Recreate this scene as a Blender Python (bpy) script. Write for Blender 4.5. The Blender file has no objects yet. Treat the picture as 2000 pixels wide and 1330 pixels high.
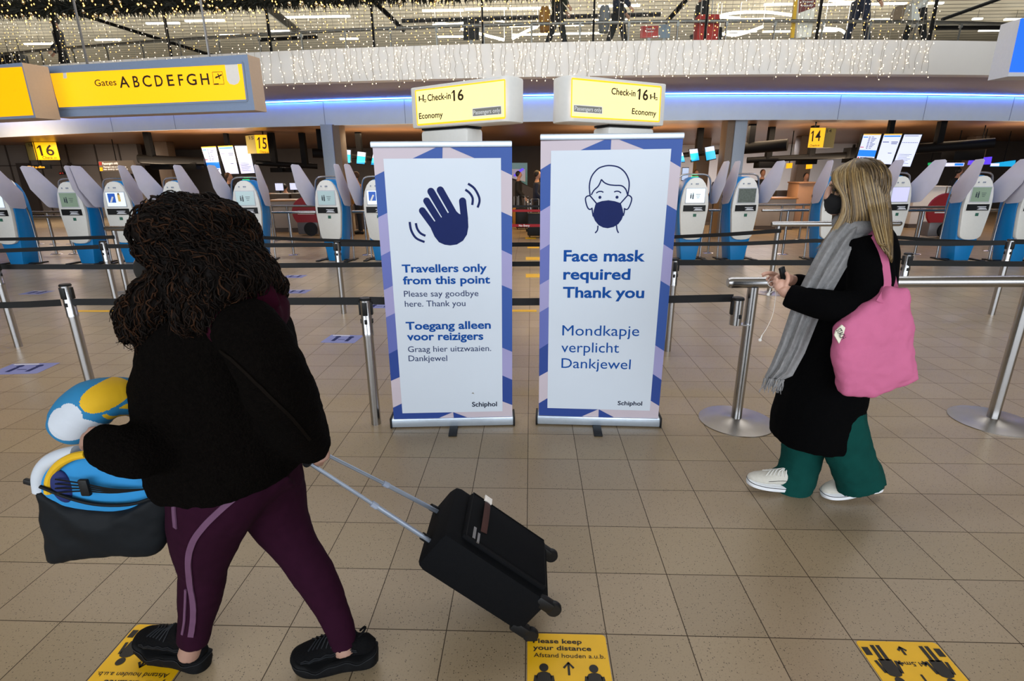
import bpy, bmesh, math, random
import numpy as np
from mathutils import Vector, Matrix
random.seed(7)
SC = bpy.context.scene
COL = SC.collection
PI = math.pi
R = math.radians

# ---------------------------------------------------------------- camera
F_PX, EYE = 1040.0, 1.64                      # focal length in pixels of the 2000 x 1330 frame, eye height
PITCH, YAW, ROLL = 0.3030, -0.0361, -0.0069
def _axes(p, y, r):
    f = np.array([math.sin(y)*math.cos(p), math.cos(y)*math.cos(p), -math.sin(p)])
    ri = np.array([math.cos(y), -math.sin(y), 0.0]); up = np.cross(ri, f)
    c, s = math.cos(r), math.sin(r)
    return c*ri+s*up, -s*ri+c*up, f
RI, UPV, FW = _axes(PITCH, YAW, ROLL)
CAM = np.array([0, 0, EYE])
cam = bpy.data.cameras.new('camera'); cam_o = bpy.data.objects.new('camera', cam); COL.objects.link(cam_o)
cam.sensor_width = 36; cam.sensor_fit = 'HORIZONTAL'; cam.lens = F_PX/2000*36
cam.clip_end = 200; cam.clip_start = 0.05
cam_o.matrix_world = Matrix(((RI[0], UPV[0], -FW[0], 0), (RI[1], UPV[1], -FW[1], 0), (RI[2], UPV[2], -FW[2], EYE), (0, 0, 0, 1)))
SC.camera = cam_o
SC.view_settings.view_transform = 'Standard'; SC.view_settings.look = 'None'
SC.view_settings.gamma = 1; SC.view_settings.use_curve_mapping = False
SC.view_settings.exposure = 0.0

def ray(x, y): return FW+(x-1000)/F_PX*RI-(y-665)/F_PX*UPV
def gz(x, y, z=0.0):
    d = ray(x, y); return Vector(CAM+d*(z-EYE)/d[2])
def gy(x, y, Y):
    d = ray(x, y); return Vector(CAM+d*Y/d[1])
def onpl(x, y, O, n, eps=0.0):
    d = Vector(ray(x, y)); c = Vector(CAM)
    return c+d*((Vector(O)-c).dot(n)/d.dot(n))+n*eps

# ---------------------------------------------------------------- world and lamps
w = bpy.data.worlds.new('world'); SC.world = w; w.use_nodes = True
w.node_tree.nodes['Background'].inputs[0].default_value = (0.8, 0.85, 1, 1)
w.node_tree.nodes['Background'].inputs[1].default_value = 0.05
def lamp(name, loc, size, power, col=(1, 1, 1), rot=(0, 0, 0), spread=180):
    l = bpy.data.lights.new(name, 'AREA'); l.shape = 'RECTANGLE'; l.size, l.size_y = size; l.energy = power; l.color = col
    l.spread = R(spread)
    o = bpy.data.objects.new(name, l); o.location = loc; o.rotation_euler = rot; COL.objects.link(o); return o
# hall ceiling luminaires and the tall daylit windows behind the photographer
lamp('hall_lamp', (0.5, 5.4, 7.0), (12, 2.6), 230, (0.96, 0.97, 1.0))
lamp('hall_lamp', (0, 9.4, 7.0), (22, 1.5), 400, (1.0, 0.97, 0.93))
lamp('daylight_window', (1.0, -9.8, 3.5), (34, 6.2), 3000, (0.84, 0.92, 1.0), (PI/2, 0, 0))
# mezzanine luminaires and an added fill
lamp('mezzanine_lamp', (0, 19, 7.0), (30, 3), 900, (1.0, 0.96, 0.89))
lamp('mezzanine_lamp', (0, 32, 7.0), (30, 3), 900, (1.0, 0.96, 0.89))
lamp('mezzanine_fill_lamp', (0, 22, 4.4), (56, 4), 1250, (1.0, 0.95, 0.87), (PI, 0, 0))  # unseen upward fill, added to brighten the mezzanine ceiling
# downlights in the check-in hall under the mezzanine
for lx, ly, p, c in [(-11, 15.5, 70, (1, .72, .42)), (-4.5, 17, 90, (1, .74, .45)), (1.0, 16.2, 110, (1, .66, .3)), (6.5, 16, 130, (1, .74, .48)),
                     (12.5, 16, 70, (1, .75, .5)), (3.0, 23, 120, (1, .66, .3)), (9.5, 23.5, 200, (1, .93, .95)), (-9, 20.5, 150, (1, .84, .68)), (-17, 19.5, 150, (1, .84, .68)), (19, 18, 60, (1, .8, .55))]:
    lamp('check_in_lamp', (lx, ly, 2.86), (3.0, 1.2), p, c)

lamp('mezzanine_lamp', (-24, 27, 7.0), (6, 10), 500, (1.0, .93, .8))  # extra lamp added to brighten the dim left end of the mezzanine
for lx in (-11, -5.5, 0, 5.5, 11): lamp('soffit_fill_lamp', (lx, 12.7, 1.75), (3.0, .3), 3.5, (1, .9, .95), (PI, 0, 0))  # floating fill lamps added to light the soffit from below, no fittings there
for lx, ly in ((-16, 16.5), (-10, 16.5), (-4, 16.5), (3, 16.5), (9, 16.5), (15, 16.5)): lamp('check_in_uplighter', (lx, ly, 2.0), (3.5, 1.0), 95, (1, .76, .52), (PI, 0, 0))  # unseen fill lamps facing up, added to brighten the slat ceiling
# ---------------------------------------------------------------- materials
def lin(h):
    if not isinstance(h, str): return tuple(h)+((1,) if len(h) == 3 else ())
    h = h.lstrip('#'); c = [int(h[i:i+2], 16)/255 for i in (0, 2, 4)]
    return tuple(x/12.92 if x <= .04045 else ((x+.055)/1.055)**2.4 for x in c)+(1,)
class NT:
    def __init__(s, m): s.t = m.node_tree
    def n(s, ty, **kw):
        o = s.t.nodes.new(ty)
        for k, v in kw.items():
            if k.startswith('i_'):
                key = k[2:]; o.inputs[int(key) if key.isdigit() else key.replace('_', ' ')].default_value = v
            else: setattr(o, k, v)
        return o
    def l(s, a, b): s.t.links.new(a, b)
    def math(s, op, a, b=None, **kw):
        o = s.n('ShaderNodeMath', operation=op, **kw)
        for i, q in enumerate((a, b)):
            if q is None: continue
            if hasattr(q, 'is_linked'): s.l(q, o.inputs[i])
            else: o.inputs[i].default_value = q
        return o.outputs[0]
def mat(name, col, rough=.5, metal=0, noise=.05, scale=30, bump=0, bscale=None, emit=None, es=1.0, spec=.5, sheen=0, stretch=None, coat=0):
    m = bpy.data.materials.new(name); m.use_nodes = True; t = NT(m); b = m.node_tree.nodes['Principled BSDF']
    c = lin(col); b.inputs['Roughness'].default_value = rough; b.inputs['Metallic'].default_value = metal
    b.inputs['Specular IOR Level'].default_value = spec
    if sheen: b.inputs['Sheen Weight'].default_value = sheen
    if coat: b.inputs['Coat Weight'].default_value = coat
    tc = t.n('ShaderNodeTexCoord'); src = tc.outputs['Object']
    if stretch:
        mp = t.n('ShaderNodeMapping'); mp.inputs['Scale'].default_value = stretch; t.l(src, mp.inputs[0]); src = mp.outputs[0]
    nz = t.n('ShaderNodeTexNoise', i_Scale=scale, i_Detail=3.0); t.l(src, nz.inputs['Vector'])
    mx = t.n('ShaderNodeMix', data_type='RGBA')
    mx.inputs[6].default_value = tuple(max(0, x*(1-noise*2)) for x in c[:3])+(1,)
    mx.inputs[7].default_value = tuple(min(1, x*(1+noise*2)) for x in c[:3])+(1,)
    t.l(nz.outputs['Fac'], mx.inputs[0]); t.l(mx.outputs[2], b.inputs['Base Color'])
    if bump:
        bz = t.n('ShaderNodeTexNoise', i_Scale=bscale or scale*4, i_Detail=2.0); t.l(src, bz.inputs['Vector'])
        bp = t.n('ShaderNodeBump', i_Strength=bump, i_Distance=.01); t.l(bz.outputs['Fac'], bp.inputs['Height']); t.l(bp.outputs[0], b.inputs['Normal'])
    if emit is not None:
        e = lin(emit); b.inputs['Emission Strength'].default_value = es
        me = t.n('ShaderNodeMix', data_type='RGBA'); me.inputs[6].default_value = tuple(x*.94 for x in e[:3])+(1,); me.inputs[7].default_value = e
        t.l(nz.outputs['Fac'], me.inputs[0]); t.l(me.outputs[2], b.inputs['Emission Color'])
    return m
def glass_mat(name, tint=(.95, .97, .96), refl=.08, rough=.02):
    m = bpy.data.materials.new(name); m.use_nodes = True; t = NT(m); m.node_tree.nodes.remove(m.node_tree.nodes['Principled BSDF'])
    out = m.node_tree.nodes['Material Output']
    a = t.n('ShaderNodeBsdfTransparent'); a.inputs[0].default_value = tint+(1,)
    g = t.n('ShaderNodeBsdfGlossy', i_Roughness=rough)
    fr = t.n('ShaderNodeFresnel', i_IOR=1.45); mx = t.n('ShaderNodeMixShader')
    nz = t.n('ShaderNodeTexNoise', i_Scale=2.0)
    ge = t.n('ShaderNodeNewGeometry'); t.l(t.math('MULTIPLY', t.math('MULTIPLY', fr.outputs[0], t.math('SUBTRACT', 1.0, ge.outputs['Backfacing'])), t.math('ADD', t.math('MULTIPLY', nz.outputs['Fac'], .1), .75)), mx.inputs[0])
    t.l(a.outputs[0], mx.inputs[1]); t.l(g.outputs[0], mx.inputs[2]); t.l(mx.outputs[0], out.inputs[0]); return m

M = {}
M['steel'] = mat('brushed_steel', '#b4b4b6', .24, 1, .08, 40, stretch=(60, 60, 1))
M['steel_dark'] = mat('worn_steel', '#8f8d8c', .34, 1, .1, 20)
M['chrome'] = mat('polished_steel', '#d6d6d6', .1, 1, .03)
M['black'] = mat('black_plastic', '#0f1012', .5, 0, .1, spec=.3)
M['blackmetal'] = mat('black_metal', '#0c0c0e', .6, 0, .1, spec=.12)
M['belt'] = mat('black_webbing', '#0d1014', .7, 0, .12, 200, bump=.2)
M['redbelt'] = mat('red_webbing', '#a01822', .7, 0, .08, 100)
M['white'] = mat('white_plastic', '#e6e6e2', .35, 0, .02)
M['kblue'] = mat('bright_blue_panel', '#0d7fc4', .35, 0, .03)
M['paleframe'] = mat('pale_grey_paint', '#c9ccd4', .45, 0, .03)
M['greypaint'] = mat('grey_paint', '#8d96a8', .45, 0, .04)
M['slab'] = mat('white_painted_panel', '#d6d4d0', .55, 0, .02, 3)
M['soffit'] = mat('mauve_grey_soffit', '#8f858a', .7, 0, .03, 4)
M['fascia'] = mat('pale_blue_grey_panel', '#dde9f4', .5, 0, .02, 5)
M['led'] = mat('blue_led_strip', '#9fc0ff', .5, 0, 0, emit='#4a84ff', es=26)
M['text_dark'] = mat('dark_brown_print', '#2a1c08', .6, 0, .02)
M['shield'] = mat('frosted_lilac_acrylic', '#c6c4d4', .4, 0, .03, 8)

# ---------------------------------------------------------------- mesh helpers
def wl(o):
    v = Vector((0, 0, 0))
    while o is not None: v = v+o.location; o = o.parent
    return v
class MB:
    def __init__(s): s.v = []; s.f = []; s.m = []
    def add(s, vs, fs, mi=0):
        k = len(s.v); s.v += [Vector(p) for p in vs]
        for f in fs: s.f.append([k+i for i in f]); s.m.append(mi)
        return s
    def box(s, c, d, rz=0, mi=0, M3=None):
        x, y, z = d[0]/2, d[1]/2, d[2]/2
        vs = [Vector(p) for p in ((-x, -y, -z), (x, -y, -z), (x, y, -z), (-x, y, -z), (-x, -y, z), (x, -y, z), (x, y, z), (-x, y, z))]
        Q = M3 if M3 is not None else Matrix.Rotation(rz, 3, 'Z')
        return s.add([Q@p+Vector(c) for p in vs], [(0, 3, 2, 1), (4, 5, 6, 7), (0, 1, 5, 4), (1, 2, 6, 5), (2, 3, 7, 6), (3, 0, 4, 7)], mi)
    def loft(s, rings, mi=0, caps=True, closed=True):
        k = len(s.v); n = len(rings[0])
        for r in rings: s.v += [Vector(p) for p in r]
        for i in range(len(rings)-1):
            for j in range(n if closed else n-1):
                a = k+i*n+j; b = k+i*n+(j+1) % n
                s.f.append([a, b, b+n, a+n]); s.m.append(mi)
        if caps and closed:
            s.f.append([k+j for j in range(n)][::-1]); s.m.append(mi)
            e = k+(len(rings)-1)*n; s.f.append([e+j for j in range(n)]); s.m.append(mi)
        return s
    def tube(s, pts, r, seg=10, mi=0, caps=True, up=None, power=2.0):
        """sweep an ellipse along pts; r is a number, (ru, rv) or a list of those"""
        pts = [Vector(p) for p in pts]; n = len(pts)
        rs = r if isinstance(r, list) else [r]*n
        T = []
        for i in range(n):
            t = (pts[min(i+1, n-1)]-pts[max(i-1, 0)])
            T.append(t.normalized() if t.length > 1e-9 else Vector((0, 0, 1)))
        u = Vector(up) if up is not None else (Vector((0, 0, 1)) if abs(T[0].z) < .9 else Vector((1, 0, 0)))
        rings = []
        for i in range(n):
            u = (u-T[i]*u.dot(T[i])); u.normalize()
            vv = T[i].cross(u)
            ru, rv = (rs[i], rs[i]) if not isinstance(rs[i], (tuple, list)) else rs[i]
            ring = []
            for j in range(seg):
                a = 2*PI*j/seg; c, q = math.cos(a), math.sin(a)
                if power != 2: c = math.copysign(abs(c)**(2/power), c); q = math.copysign(abs(q)**(2/power), q)
                ring.append(pts[i]+u*(ru*c)+vv*(rv*q))
            rings.append(ring)
        return s.loft(rings, mi, caps)
    def lathe(s, prof, c=(0, 0, 0), seg=24, mi=0, M3=None):
        rings = []
        for r, z in prof:
            ring = [Vector((r*math.cos(2*PI*j/seg), r*math.sin(2*PI*j/seg), z)) for j in range(seg)]
            rings.append([(M3@p if M3 is not None else p)+Vector(c) for p in ring])
        return s.loft(rings, mi, True)
    def prism(s, poly, off, mi=0):
        off = Vector(off); n = len(poly); P = [Vector(p) for p in poly]
        nn = Vector((0, 0, 0))
        for i in range(n): nn += P[i].cross(P[(i+1) % n])
        if nn.dot(off) > 0: P = P[::-1]
        Q = [p+off for p in P]
        return s.add(P+Q, [list(range(n)), list(range(2*n-1, n-1, -1))]+[(i, n+i, n+(i+1) % n, (i+1) % n) for i in range(n)], mi)
    def quad(s, a, b, c, d, mi=0): return s.add([a, b, c, d], [(0, 1, 2, 3)], mi)
    def poly(s, pts, mi=0): return s.add(pts, [list(range(len(pts)))], mi)
    def ball(s, c, r, mi=0, seg=16, rg=10, M3=None):
        rr = r if isinstance(r, (tuple, list)) else (r, r, r); rings = []
        for i in range(1, rg):
            a = PI*i/rg
            ring = [Vector((rr[0]*math.sin(a)*math.cos(2*PI*j/seg), rr[1]*math.sin(a)*math.sin(2*PI*j/seg), -rr[2]*math.cos(a))) for j in range(seg)]
            rings.append([(M3@p if M3 is not None else p)+Vector(c) for p in ring])
        k = len(s.v); s.loft(rings, mi, False)
        for zz, ring0, flip in ((-rr[2], k, True), (rr[2], k+(rg-2)*seg, False)):
            p = Vector((0, 0, zz)); p = (M3@p if M3 is not None else p)+Vector(c); s.v.append(p); q = len(s.v)-1
            for j in range(seg):
                a, b = ring0+j, ring0+(j+1) % seg
                s.f.append([b, a, q] if flip else [a, b, q]); s.m.append(mi)
        return s
    def build(s, name, mats, parent=None, bevel=0, smooth=35, loc=None, remesh=0, smooth_it=0, displace=None, solid=0, subsurf=0, keep_mats=False):
        if not isinstance(mats, (list, tuple)): mats = [mats]
        org = Vector(loc) if loc is not None else (wl(parent) if parent is not None else Vector((0, 0, 0)))
        me = bpy.data.meshes.new(name)
        me.from_pydata([tuple(p-org) for p in s.v], [], s.f)
        for q in mats: me.materials.append(q)
        for p, mi in zip(me.polygons, s.m): p.material_index = mi
        if bevel:
            bm = bmesh.new(); bm.from_mesh(me); bmesh.ops.remove_doubles(bm, verts=bm.verts, dist=1e-5)
            es = [e for e in bm.edges if len(e.link_faces) == 2 and e.calc_face_angle(0) > R(35)]
            bmesh.ops.bevel(bm, geom=es, offset=bevel, segments=2, profile=.5, affect='EDGES', clamp_overlap=True)
            bm.to_mesh(me); bm.free()
        o = bpy.data.objects.new(name, me); COL.objects.link(o)
        if loc is not None: o.location = loc
        if parent is not None: o.parent = parent
        if remesh or displace or solid or subsurf:
            if remesh:
                q = o.modifiers.new('r', 'REMESH'); q.mode = 'VOXEL'; q.voxel_size = remesh; q.use_smooth_shade = True
            if smooth_it:
                q = o.modifiers.new('s', 'SMOOTH'); q.iterations = smooth_it; q.factor = .5
            if subsurf:
                q = o.modifiers.new('u', 'SUBSURF'); q.levels = q.render_levels = subsurf
            if solid:
                q = o.modifiers.new('t', 'SOLIDIFY'); q.thickness = solid; q.offset = 0
            if displace:
                for (sc_, st) in displace:
                    tx = bpy.data.textures.new('clouds', 'CLOUDS'); tx.noise_scale = sc_; tx.noise_depth = 2
                    q = o.modifiers.new('d', 'DISPLACE'); q.texture = tx; q.strength = st; q.mid_level = .5
            dg = bpy.context.evaluated_depsgraph_get(); dg.update()
            nm = bpy.data.meshes.new_from_object(o.evaluated_get(dg)); old = o.data; o.modifiers.clear(); o.data = nm; bpy.data.meshes.remove(old); me = nm
            me.name = name
        if smooth:
            me.polygons.foreach_set('use_smooth', [True]*len(me.polygons))
            if smooth < 180: me.set_sharp_from_angle(angle=R(smooth))
        return o
def tag(o, label, cat, group=None, kind=None):
    o['label'] = label; o['category'] = cat
    if group: o['group'] = group
    if kind: o['kind'] = kind
    return o
def thing(name, label, cat, loc=(0, 0, 0), group=None):
    o = bpy.data.objects.new(name, None); o.empty_display_size = .1; COL.objects.link(o); o.location = loc
    return tag(o, label, cat, group)
def struct(name, mb, mats, **kw):
    o = mb.build(name, mats, **kw); o['kind'] = 'structure'; return o
def dup(root, loc, rz=0, label=None, group=None):
    def cp(o, par):
        c = o.copy(); COL.objects.link(c)
        if par is not None: c.parent = par
        for ch in list(o.children): cp(ch, c)
        return c
    r = cp(root, None); r.location = loc; r.rotation_euler = (0, 0, rz)
    if label: r['label'] = label
    if group: r['group'] = group
    return r
def finish(me_obj): return me_obj

# ---- lettering: a flat mesh fitted between two points of a plane
_H = {}
def glyphs(s, bold):
    c = bpy.data.curves.new('t', 'FONT'); c.body = s; c.offset = bold; c.resolution_u = 3
    o = bpy.data.objects.new('t', c); COL.objects.link(o)
    dg = bpy.context.evaluated_depsgraph_get(); dg.update()
    me = bpy.data.meshes.new_from_object(o.evaluated_get(dg)); COL.objects.unlink(o); bpy.data.objects.remove(o); bpy.data.curves.remove(c)
    V = [v.co.copy() for v in me.vertices]; Fc = [list(p.vertices) for p in me.polygons]; bpy.data.meshes.remove(me); return V, Fc
def cap_h():
    if 'h' not in _H: V, _ = glyphs('H', 0); _H['h'] = max(p.y for p in V)
    return _H['h']
def put_text(mb, s, A, B, T, bold=0, mi=0):
    """write s from baseline point A to baseline point B, capitals as high as T is above A"""
    V, Fc = glyphs(s, bold); x0 = min(p.x for p in V); x1 = max(p.x for p in V)
    A, B, T = Vector(A), Vector(B), Vector(T); u = (B-A)/(x1-x0); d = (B-A).normalized()
    up = (T-A); up = (up-d*up.dot(d))/cap_h()
    mb.add([A+u*(p.x-x0)+up*p.y for p in V], Fc, mi)
    if s[0] == '1' and s[1:2] in '.456':                     # the flag of the figure one
        h = cap_h(); mb.add([A+u*(a*h)+up*(b*h) for a, b in ((.0, 1), (.0, .82), (-.2, .68), (-.2, .80))], [(3, 2, 1, 0)], mi)
def stroke(mb, pts, wd, n, mi=0, closed=False, capr=False):
    """flat ribbon of width wd along pts lying in the plane with normal n"""
    P = [Vector(p) for p in pts]
    Q = []
    for i in range(len(P)):
        a = P[(i-1) % len(P)] if closed else P[max(i-1, 0)]; b = P[(i+1) % len(P)] if closed else P[min(i+1, len(P)-1)]
        t = (b-a).normalized(); sd = n.cross(t)*wd/2; Q.append((P[i]+sd, P[i]-sd))
    for i in range(len(P) if closed else len(P)-1):
        j = (i+1) % len(P); mb.add([Q[i][0], Q[i][1], Q[j][1], Q[j][0]], [(0, 1, 2, 3)], mi)
    if capr:
        for p in (P[0], P[-1]): disc(mb, p, wd/2, n, mi)
def disc(mb, c, r, n, mi=0, seg=18):
    a = Vector((0, 0, 1)) if abs(n.z) < .9 else Vector((1, 0, 0)); u = (a-n*a.dot(n)).normalized(); v = n.cross(u)
    mb.poly([Vector(c)+u*(r*math.cos(2*PI*i/seg))+v*(r*math.sin(2*PI*i/seg)) for i in range(seg)], mi)
def spline(pts, k=6):
    P = [Vector(p) for p in pts]; out = []
    for i in range(len(P)-1):
        p0, p1, p2, p3 = P[max(i-1, 0)], P[i], P[i+1], P[min(i+2, len(P)-1)]
        for j in range(k):
            t = j/k; out.append(.5*((2*p1)+(p2-p0)*t+(2*p0-5*p1+4*p2-p3)*t*t+(3*p1-p0-3*p2+p3)*t**3))
    return out+[P[-1]]
# ================================================================ SETTING
TX, TY, X0, Y0 = .2994, .3188, -.0123, 1.5797           # floor tiles
def floor_mat():
    m = bpy.data.materials.new('speckled_tan_tile'); m.use_nodes = True; t = NT(m); b = m.node_tree.nodes['Principled BSDF']
    g = t.n('ShaderNodeNewGeometry'); sp = t.n('ShaderNodeSeparateXYZ'); t.l(g.outputs['Position'], sp.inputs[0])
    ux = t.math('DIVIDE', t.math('SUBTRACT', sp.outputs[0], X0), TX); uy = t.math('DIVIDE', t.math('SUBTRACT', sp.outputs[1], Y0), TY)
    def edge(u):
        fr = t.math('FRACT', u); return t.math('MINIMUM', fr, t.math('SUBTRACT', 1.0, fr))
    e = t.math('MINIMUM', edge(ux), t.math('MULTIPLY', edge(uy), TY/TX))
    grout = t.math('LESS_THAN', e, .0062)
    cb = t.n('ShaderNodeCombineXYZ'); t.l(t.math('FLOOR', ux), cb.inputs[0]); t.l(t.math('FLOOR', uy), cb.inputs[1])
    wn = t.n('ShaderNodeTexWhiteNoise', noise_dimensions='2D'); t.l(cb.outputs[0], wn.inputs['Vector'])
    wr = t.n('ShaderNodeTexWhiteNoise', noise_dimensions='1D'); t.l(t.math('FLOOR', uy), wr.inputs['W'])
    tile = t.n('ShaderNodeMix', data_type='RGBA'); tile.inputs[6].default_value = lin('#968468'); tile.inputs[7].default_value = lin('#a39074')
    t.l(wn.outputs['Value'], tile.inputs[0])
    row = t.n('ShaderNodeMix', data_type='RGBA'); row.inputs[7].default_value = lin('#9a8874')
    t.l(t.math('MULTIPLY', wr.outputs['Value'], .5), row.inputs[0]); t.l(tile.outputs[2], row.inputs[6])
    s1 = t.n('ShaderNodeTexNoise', i_Scale=170.0, i_Detail=2.0); t.l(g.outputs['Position'], s1.inputs['Vector'])
    v1 = t.n('ShaderNodeTexVoronoi', i_Scale=120.0); t.l(g.outputs['Position'], v1.inputs['Vector'])
    vs = t.n('ShaderNodeSeparateColor'); t.l(v1.outputs['Color'], vs.inputs[0])
    spot = t.math('MULTIPLY', t.math('LESS_THAN', v1.outputs['Distance'], .26), t.math('GREATER_THAN', vs.outputs[0], .72))
    fine = t.math('MULTIPLY', t.math('GREATER_THAN', s1.outputs['Fac'], .63), .3)
    c1 = t.n('ShaderNodeMix', data_type='RGBA'); c1.inputs[7].default_value = lin('#43372c'); t.l(row.outputs[2], c1.inputs[6])
    t.l(t.math('MAXIMUM', t.math('MULTIPLY', spot, .8), fine), c1.inputs[0])
    c2 = t.n('ShaderNodeMix', data_type='RGBA'); c2.inputs[7].default_value = lin('#3a2c1c'); t.l(c1.outputs[2], c2.inputs[6]); t.l(grout, c2.inputs[0])
    t.l(c2.outputs[2], b.inputs['Base Color'])
    wv = t.n('ShaderNodeTexNoise', i_Scale=2.5, i_Detail=3.0); t.l(g.outputs['Position'], wv.inputs['Vector'])
    t.l(t.math('ADD', t.math('ADD', .25, t.math('MULTIPLY', wv.outputs['Fac'], .14)), t.math('MULTIPLY', grout, .4)), b.inputs['Roughness'])
    b.inputs['Specular IOR Level'].default_value = .4
    return m
fl = MB(); fl.box((0, 20, -.06), (70, 62, .12)); struct('floor', fl, floor_mat(), smooth=0)

def slat_mat(name, dark, light, freq, rough=.25):
    m = bpy.data.materials.new(name); m.use_nodes = True; t = NT(m); b = m.node_tree.nodes['Principled BSDF']
    g = t.n('ShaderNodeNewGeometry'); sp = t.n('ShaderNodeSeparateXYZ'); t.l(g.outputs['Position'], sp.inputs[0])
    fr = t.math('FRACT', t.math('MULTIPLY', sp.outputs[1], freq))
    nz = t.n('ShaderNodeTexNoise', i_Scale=3.0, i_Detail=4.0)
    mp = t.n('ShaderNodeMapping'); mp.inputs['Scale'].default_value = (.3, 9, 1); t.l(g.outputs['Position'], mp.inputs[0]); t.l(mp.outputs[0], nz.inputs['Vector'])
    mx = t.n('ShaderNodeMix', data_type='RGBA'); mx.inputs[6].default_value = lin(dark); mx.inputs[7].default_value = lin(light); t.l(nz.outputs['Fac'], mx.inputs[0])
    gp = t.n('ShaderNodeMix', data_type='RGBA'); gp.inputs[7].default_value = (.012, .01, .008, 1); t.l(mx.outputs[2], gp.inputs[6])
    t.l(t.math('GREATER_THAN', fr, .86), gp.inputs[0]); t.l(gp.outputs[2], b.inputs['Base Color'])
    b.inputs['Roughness'].default_value = rough; b.inputs['Metallic'].default_value = .05
    return m
M['slats'] = slat_mat('glossy_brown_slat_ceiling', '#4d3727', '#a87c55', 2.6, .34)
M['upceil'] = slat_mat('beige_slat_ceiling', '#938a7a', '#b0a797', 2.2, .5)
M['wallbrown'] = mat('warm_grey_wall_panel', '#6f665f', .6, 0, .06, 2)
M['walldark'] = mat('dark_brown_wall', '#3a302a', .6, 0, .08, 2)
M['wallwhite'] = mat('white_wall', '#e4e2e2', .6, 0, .03, 2)

ZF, ZL, ZS, ZT = 2.88, 3.47, 3.49, 4.10                   # fascia bottom, light strip, slab bottom, slab top
def curve_fit(pts, z):
    P = [gz(x, y, z) for x, y in pts]; c = np.polyfit([p.x for p in P], [p.y for p in P], 2); return lambda x: float(np.polyval(c, x))
yf = curve_fit([(0, 267), (200, 260), (380, 253.5), (520, 248.5), (660, 244), (807, 240), (1000, 237), (1299, 235), (1520, 235), (1760, 235), (2000, 236)], ZF)
ys = curve_fit([(100, 184), (300, 174), (513, 164.4), (708, 157.4), (900, 152), (1000, 150.3), (1294, 147), (1520, 146.5), (1760, 146.2), (2000, 146.2)], ZS)
XS = [-26+i for i in range(53)]
def strip(f0, z0, f1, z1, mb, mi=0):
    k = len(mb.v); mb.v += [Vector((x, f0(x), z0)) for x in XS]+[Vector((x, f1(x), z1)) for x in XS]; n = len(XS)
    for i in range(n-1): mb.f.append([k+i, k+i+1, k+n+i+1, k+n+i]); mb.m.append(mi)
off = lambda f, d: (lambda x: f(x)+d)
m = MB()                                                   # mezzanine slab: front face, top and back
strip(ys, ZS, ys, ZT, m); strip(ys, ZT, lambda x: 50, ZT, m); strip(ys, ZS, off(ys, .25), ZS, m)
struct('wall_balustrade_slab', m, M['slab'], smooth=0)['kind'] = 'structure'
m = MB(); strip(off(ys, .02), ZS+.005, off(yf, .35), ZS+.005, m); struct('trim_1', m, M['soffit'], smooth=0)
m = MB(); strip(yf, ZF, yf, ZL-.02, m); strip(yf, ZF, off(yf, .06), ZF, m); strip(yf, ZL-.02, off(yf, .1), ZL-.02, m)
fa = struct('trim_2', m, M['fascia'], smooth=0)
m = MB()
for px in (180, 320, 630, 790, 1294, 1640, 1810, 1985):
    p = gz(px, 210, 3.1); x = gy(px, 215, yf(p.x)).x; m.box((x, yf(x)-.003, (ZF+ZL-.02)/2), (.012, .006, ZL-.02-ZF-.01))
struct('trim_3', m, M['greypaint'], smooth=0)
m = MB(); m.tube([(x, yf(x)-.05, ZL+.003) for x in XS], .013, 6)
o = m.build('led_strip', M['led']); tag(o, 'glowing blue light strip along the top of the long pale fascia', 'light strip')
m = MB(); strip(off(yf, .03), 2.9, lambda x: 50, 2.9, m); struct('ceiling', m, M['slats'], smooth=0)
m = MB(); m.box((0, 20, 7.25), (62, 62, .1)); struct('ceiling_hall', m, M['upceil'], smooth=0)
m = MB(); m.box((0, 49, 3.6), (62, .2, 7.4)); m.box((0, 27.6, 1.45), (60, .2, 2.9)); struct('wall_back', m, M['wallbrown'], smooth=0)
m = MB(); m.box((-30, 20, 3.6), (.2, 62, 7.4)); struct('wall_left', m, M['upceil'], smooth=0)
m = MB(); m.box((30, 20, 3.6), (.2, 62, 7.4)); struct('wall_right', m, M['upceil'], smooth=0)
m = MB(); m.box((0, -10.5, 3.6), (62, .2, 7.4)); struct('wall_front', m, M['wallwhite'], smooth=0)
# lit white wall of the service area, grey panelled wall with a lift lobby on the other side
def wall_px(name, x0, x1, Y, mats, th=.25, ztop=2.9, zbot=0.0):
    a = gy(x0, 380, Y).x; b = gy(x1, 380, Y).x; q = MB(); q.box(((a+b)/2, Y, (ztop+zbot)/2), (b-a, th, ztop-zbot)); return struct(name, q, mats, smooth=0)
wall_px('wall_service', 1320, 1660, 27.2, M['wallwhite'])
wall_px('wall_lobby', -260, 290, 22.5, M['wallbrown'])
wall_px('wall_shop', 1660, 2300, 26.5, M['walldark'])
wall_px('wall_passage', 1000, 1062, 27.0, M['walldark'], .3)
m = MB()                                                   # joints of the lobby wall panels
for px in (35, 75, 95, 150, 205, 250):
    p = gy(px, 380, 22.35); m.box((p.x, 22.36, 1.45), (.05, .03, 2.9))
for z in (1.1, 2.1): m.box((gy(120, 380, 22.35).x, 22.36, z), (9, .03, .03))
struct('trim_4', m, M['walldark'], smooth=0)
m = MB()
for px, wd in ((60, .9), (150, .22)):
    p = gy(px, 380, 22.3); m.box((p.x, 22.3, 1.1), (wd*.6, .06, 2.2))
struct('door_1', m, M['walldark'], smooth=0)

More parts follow.
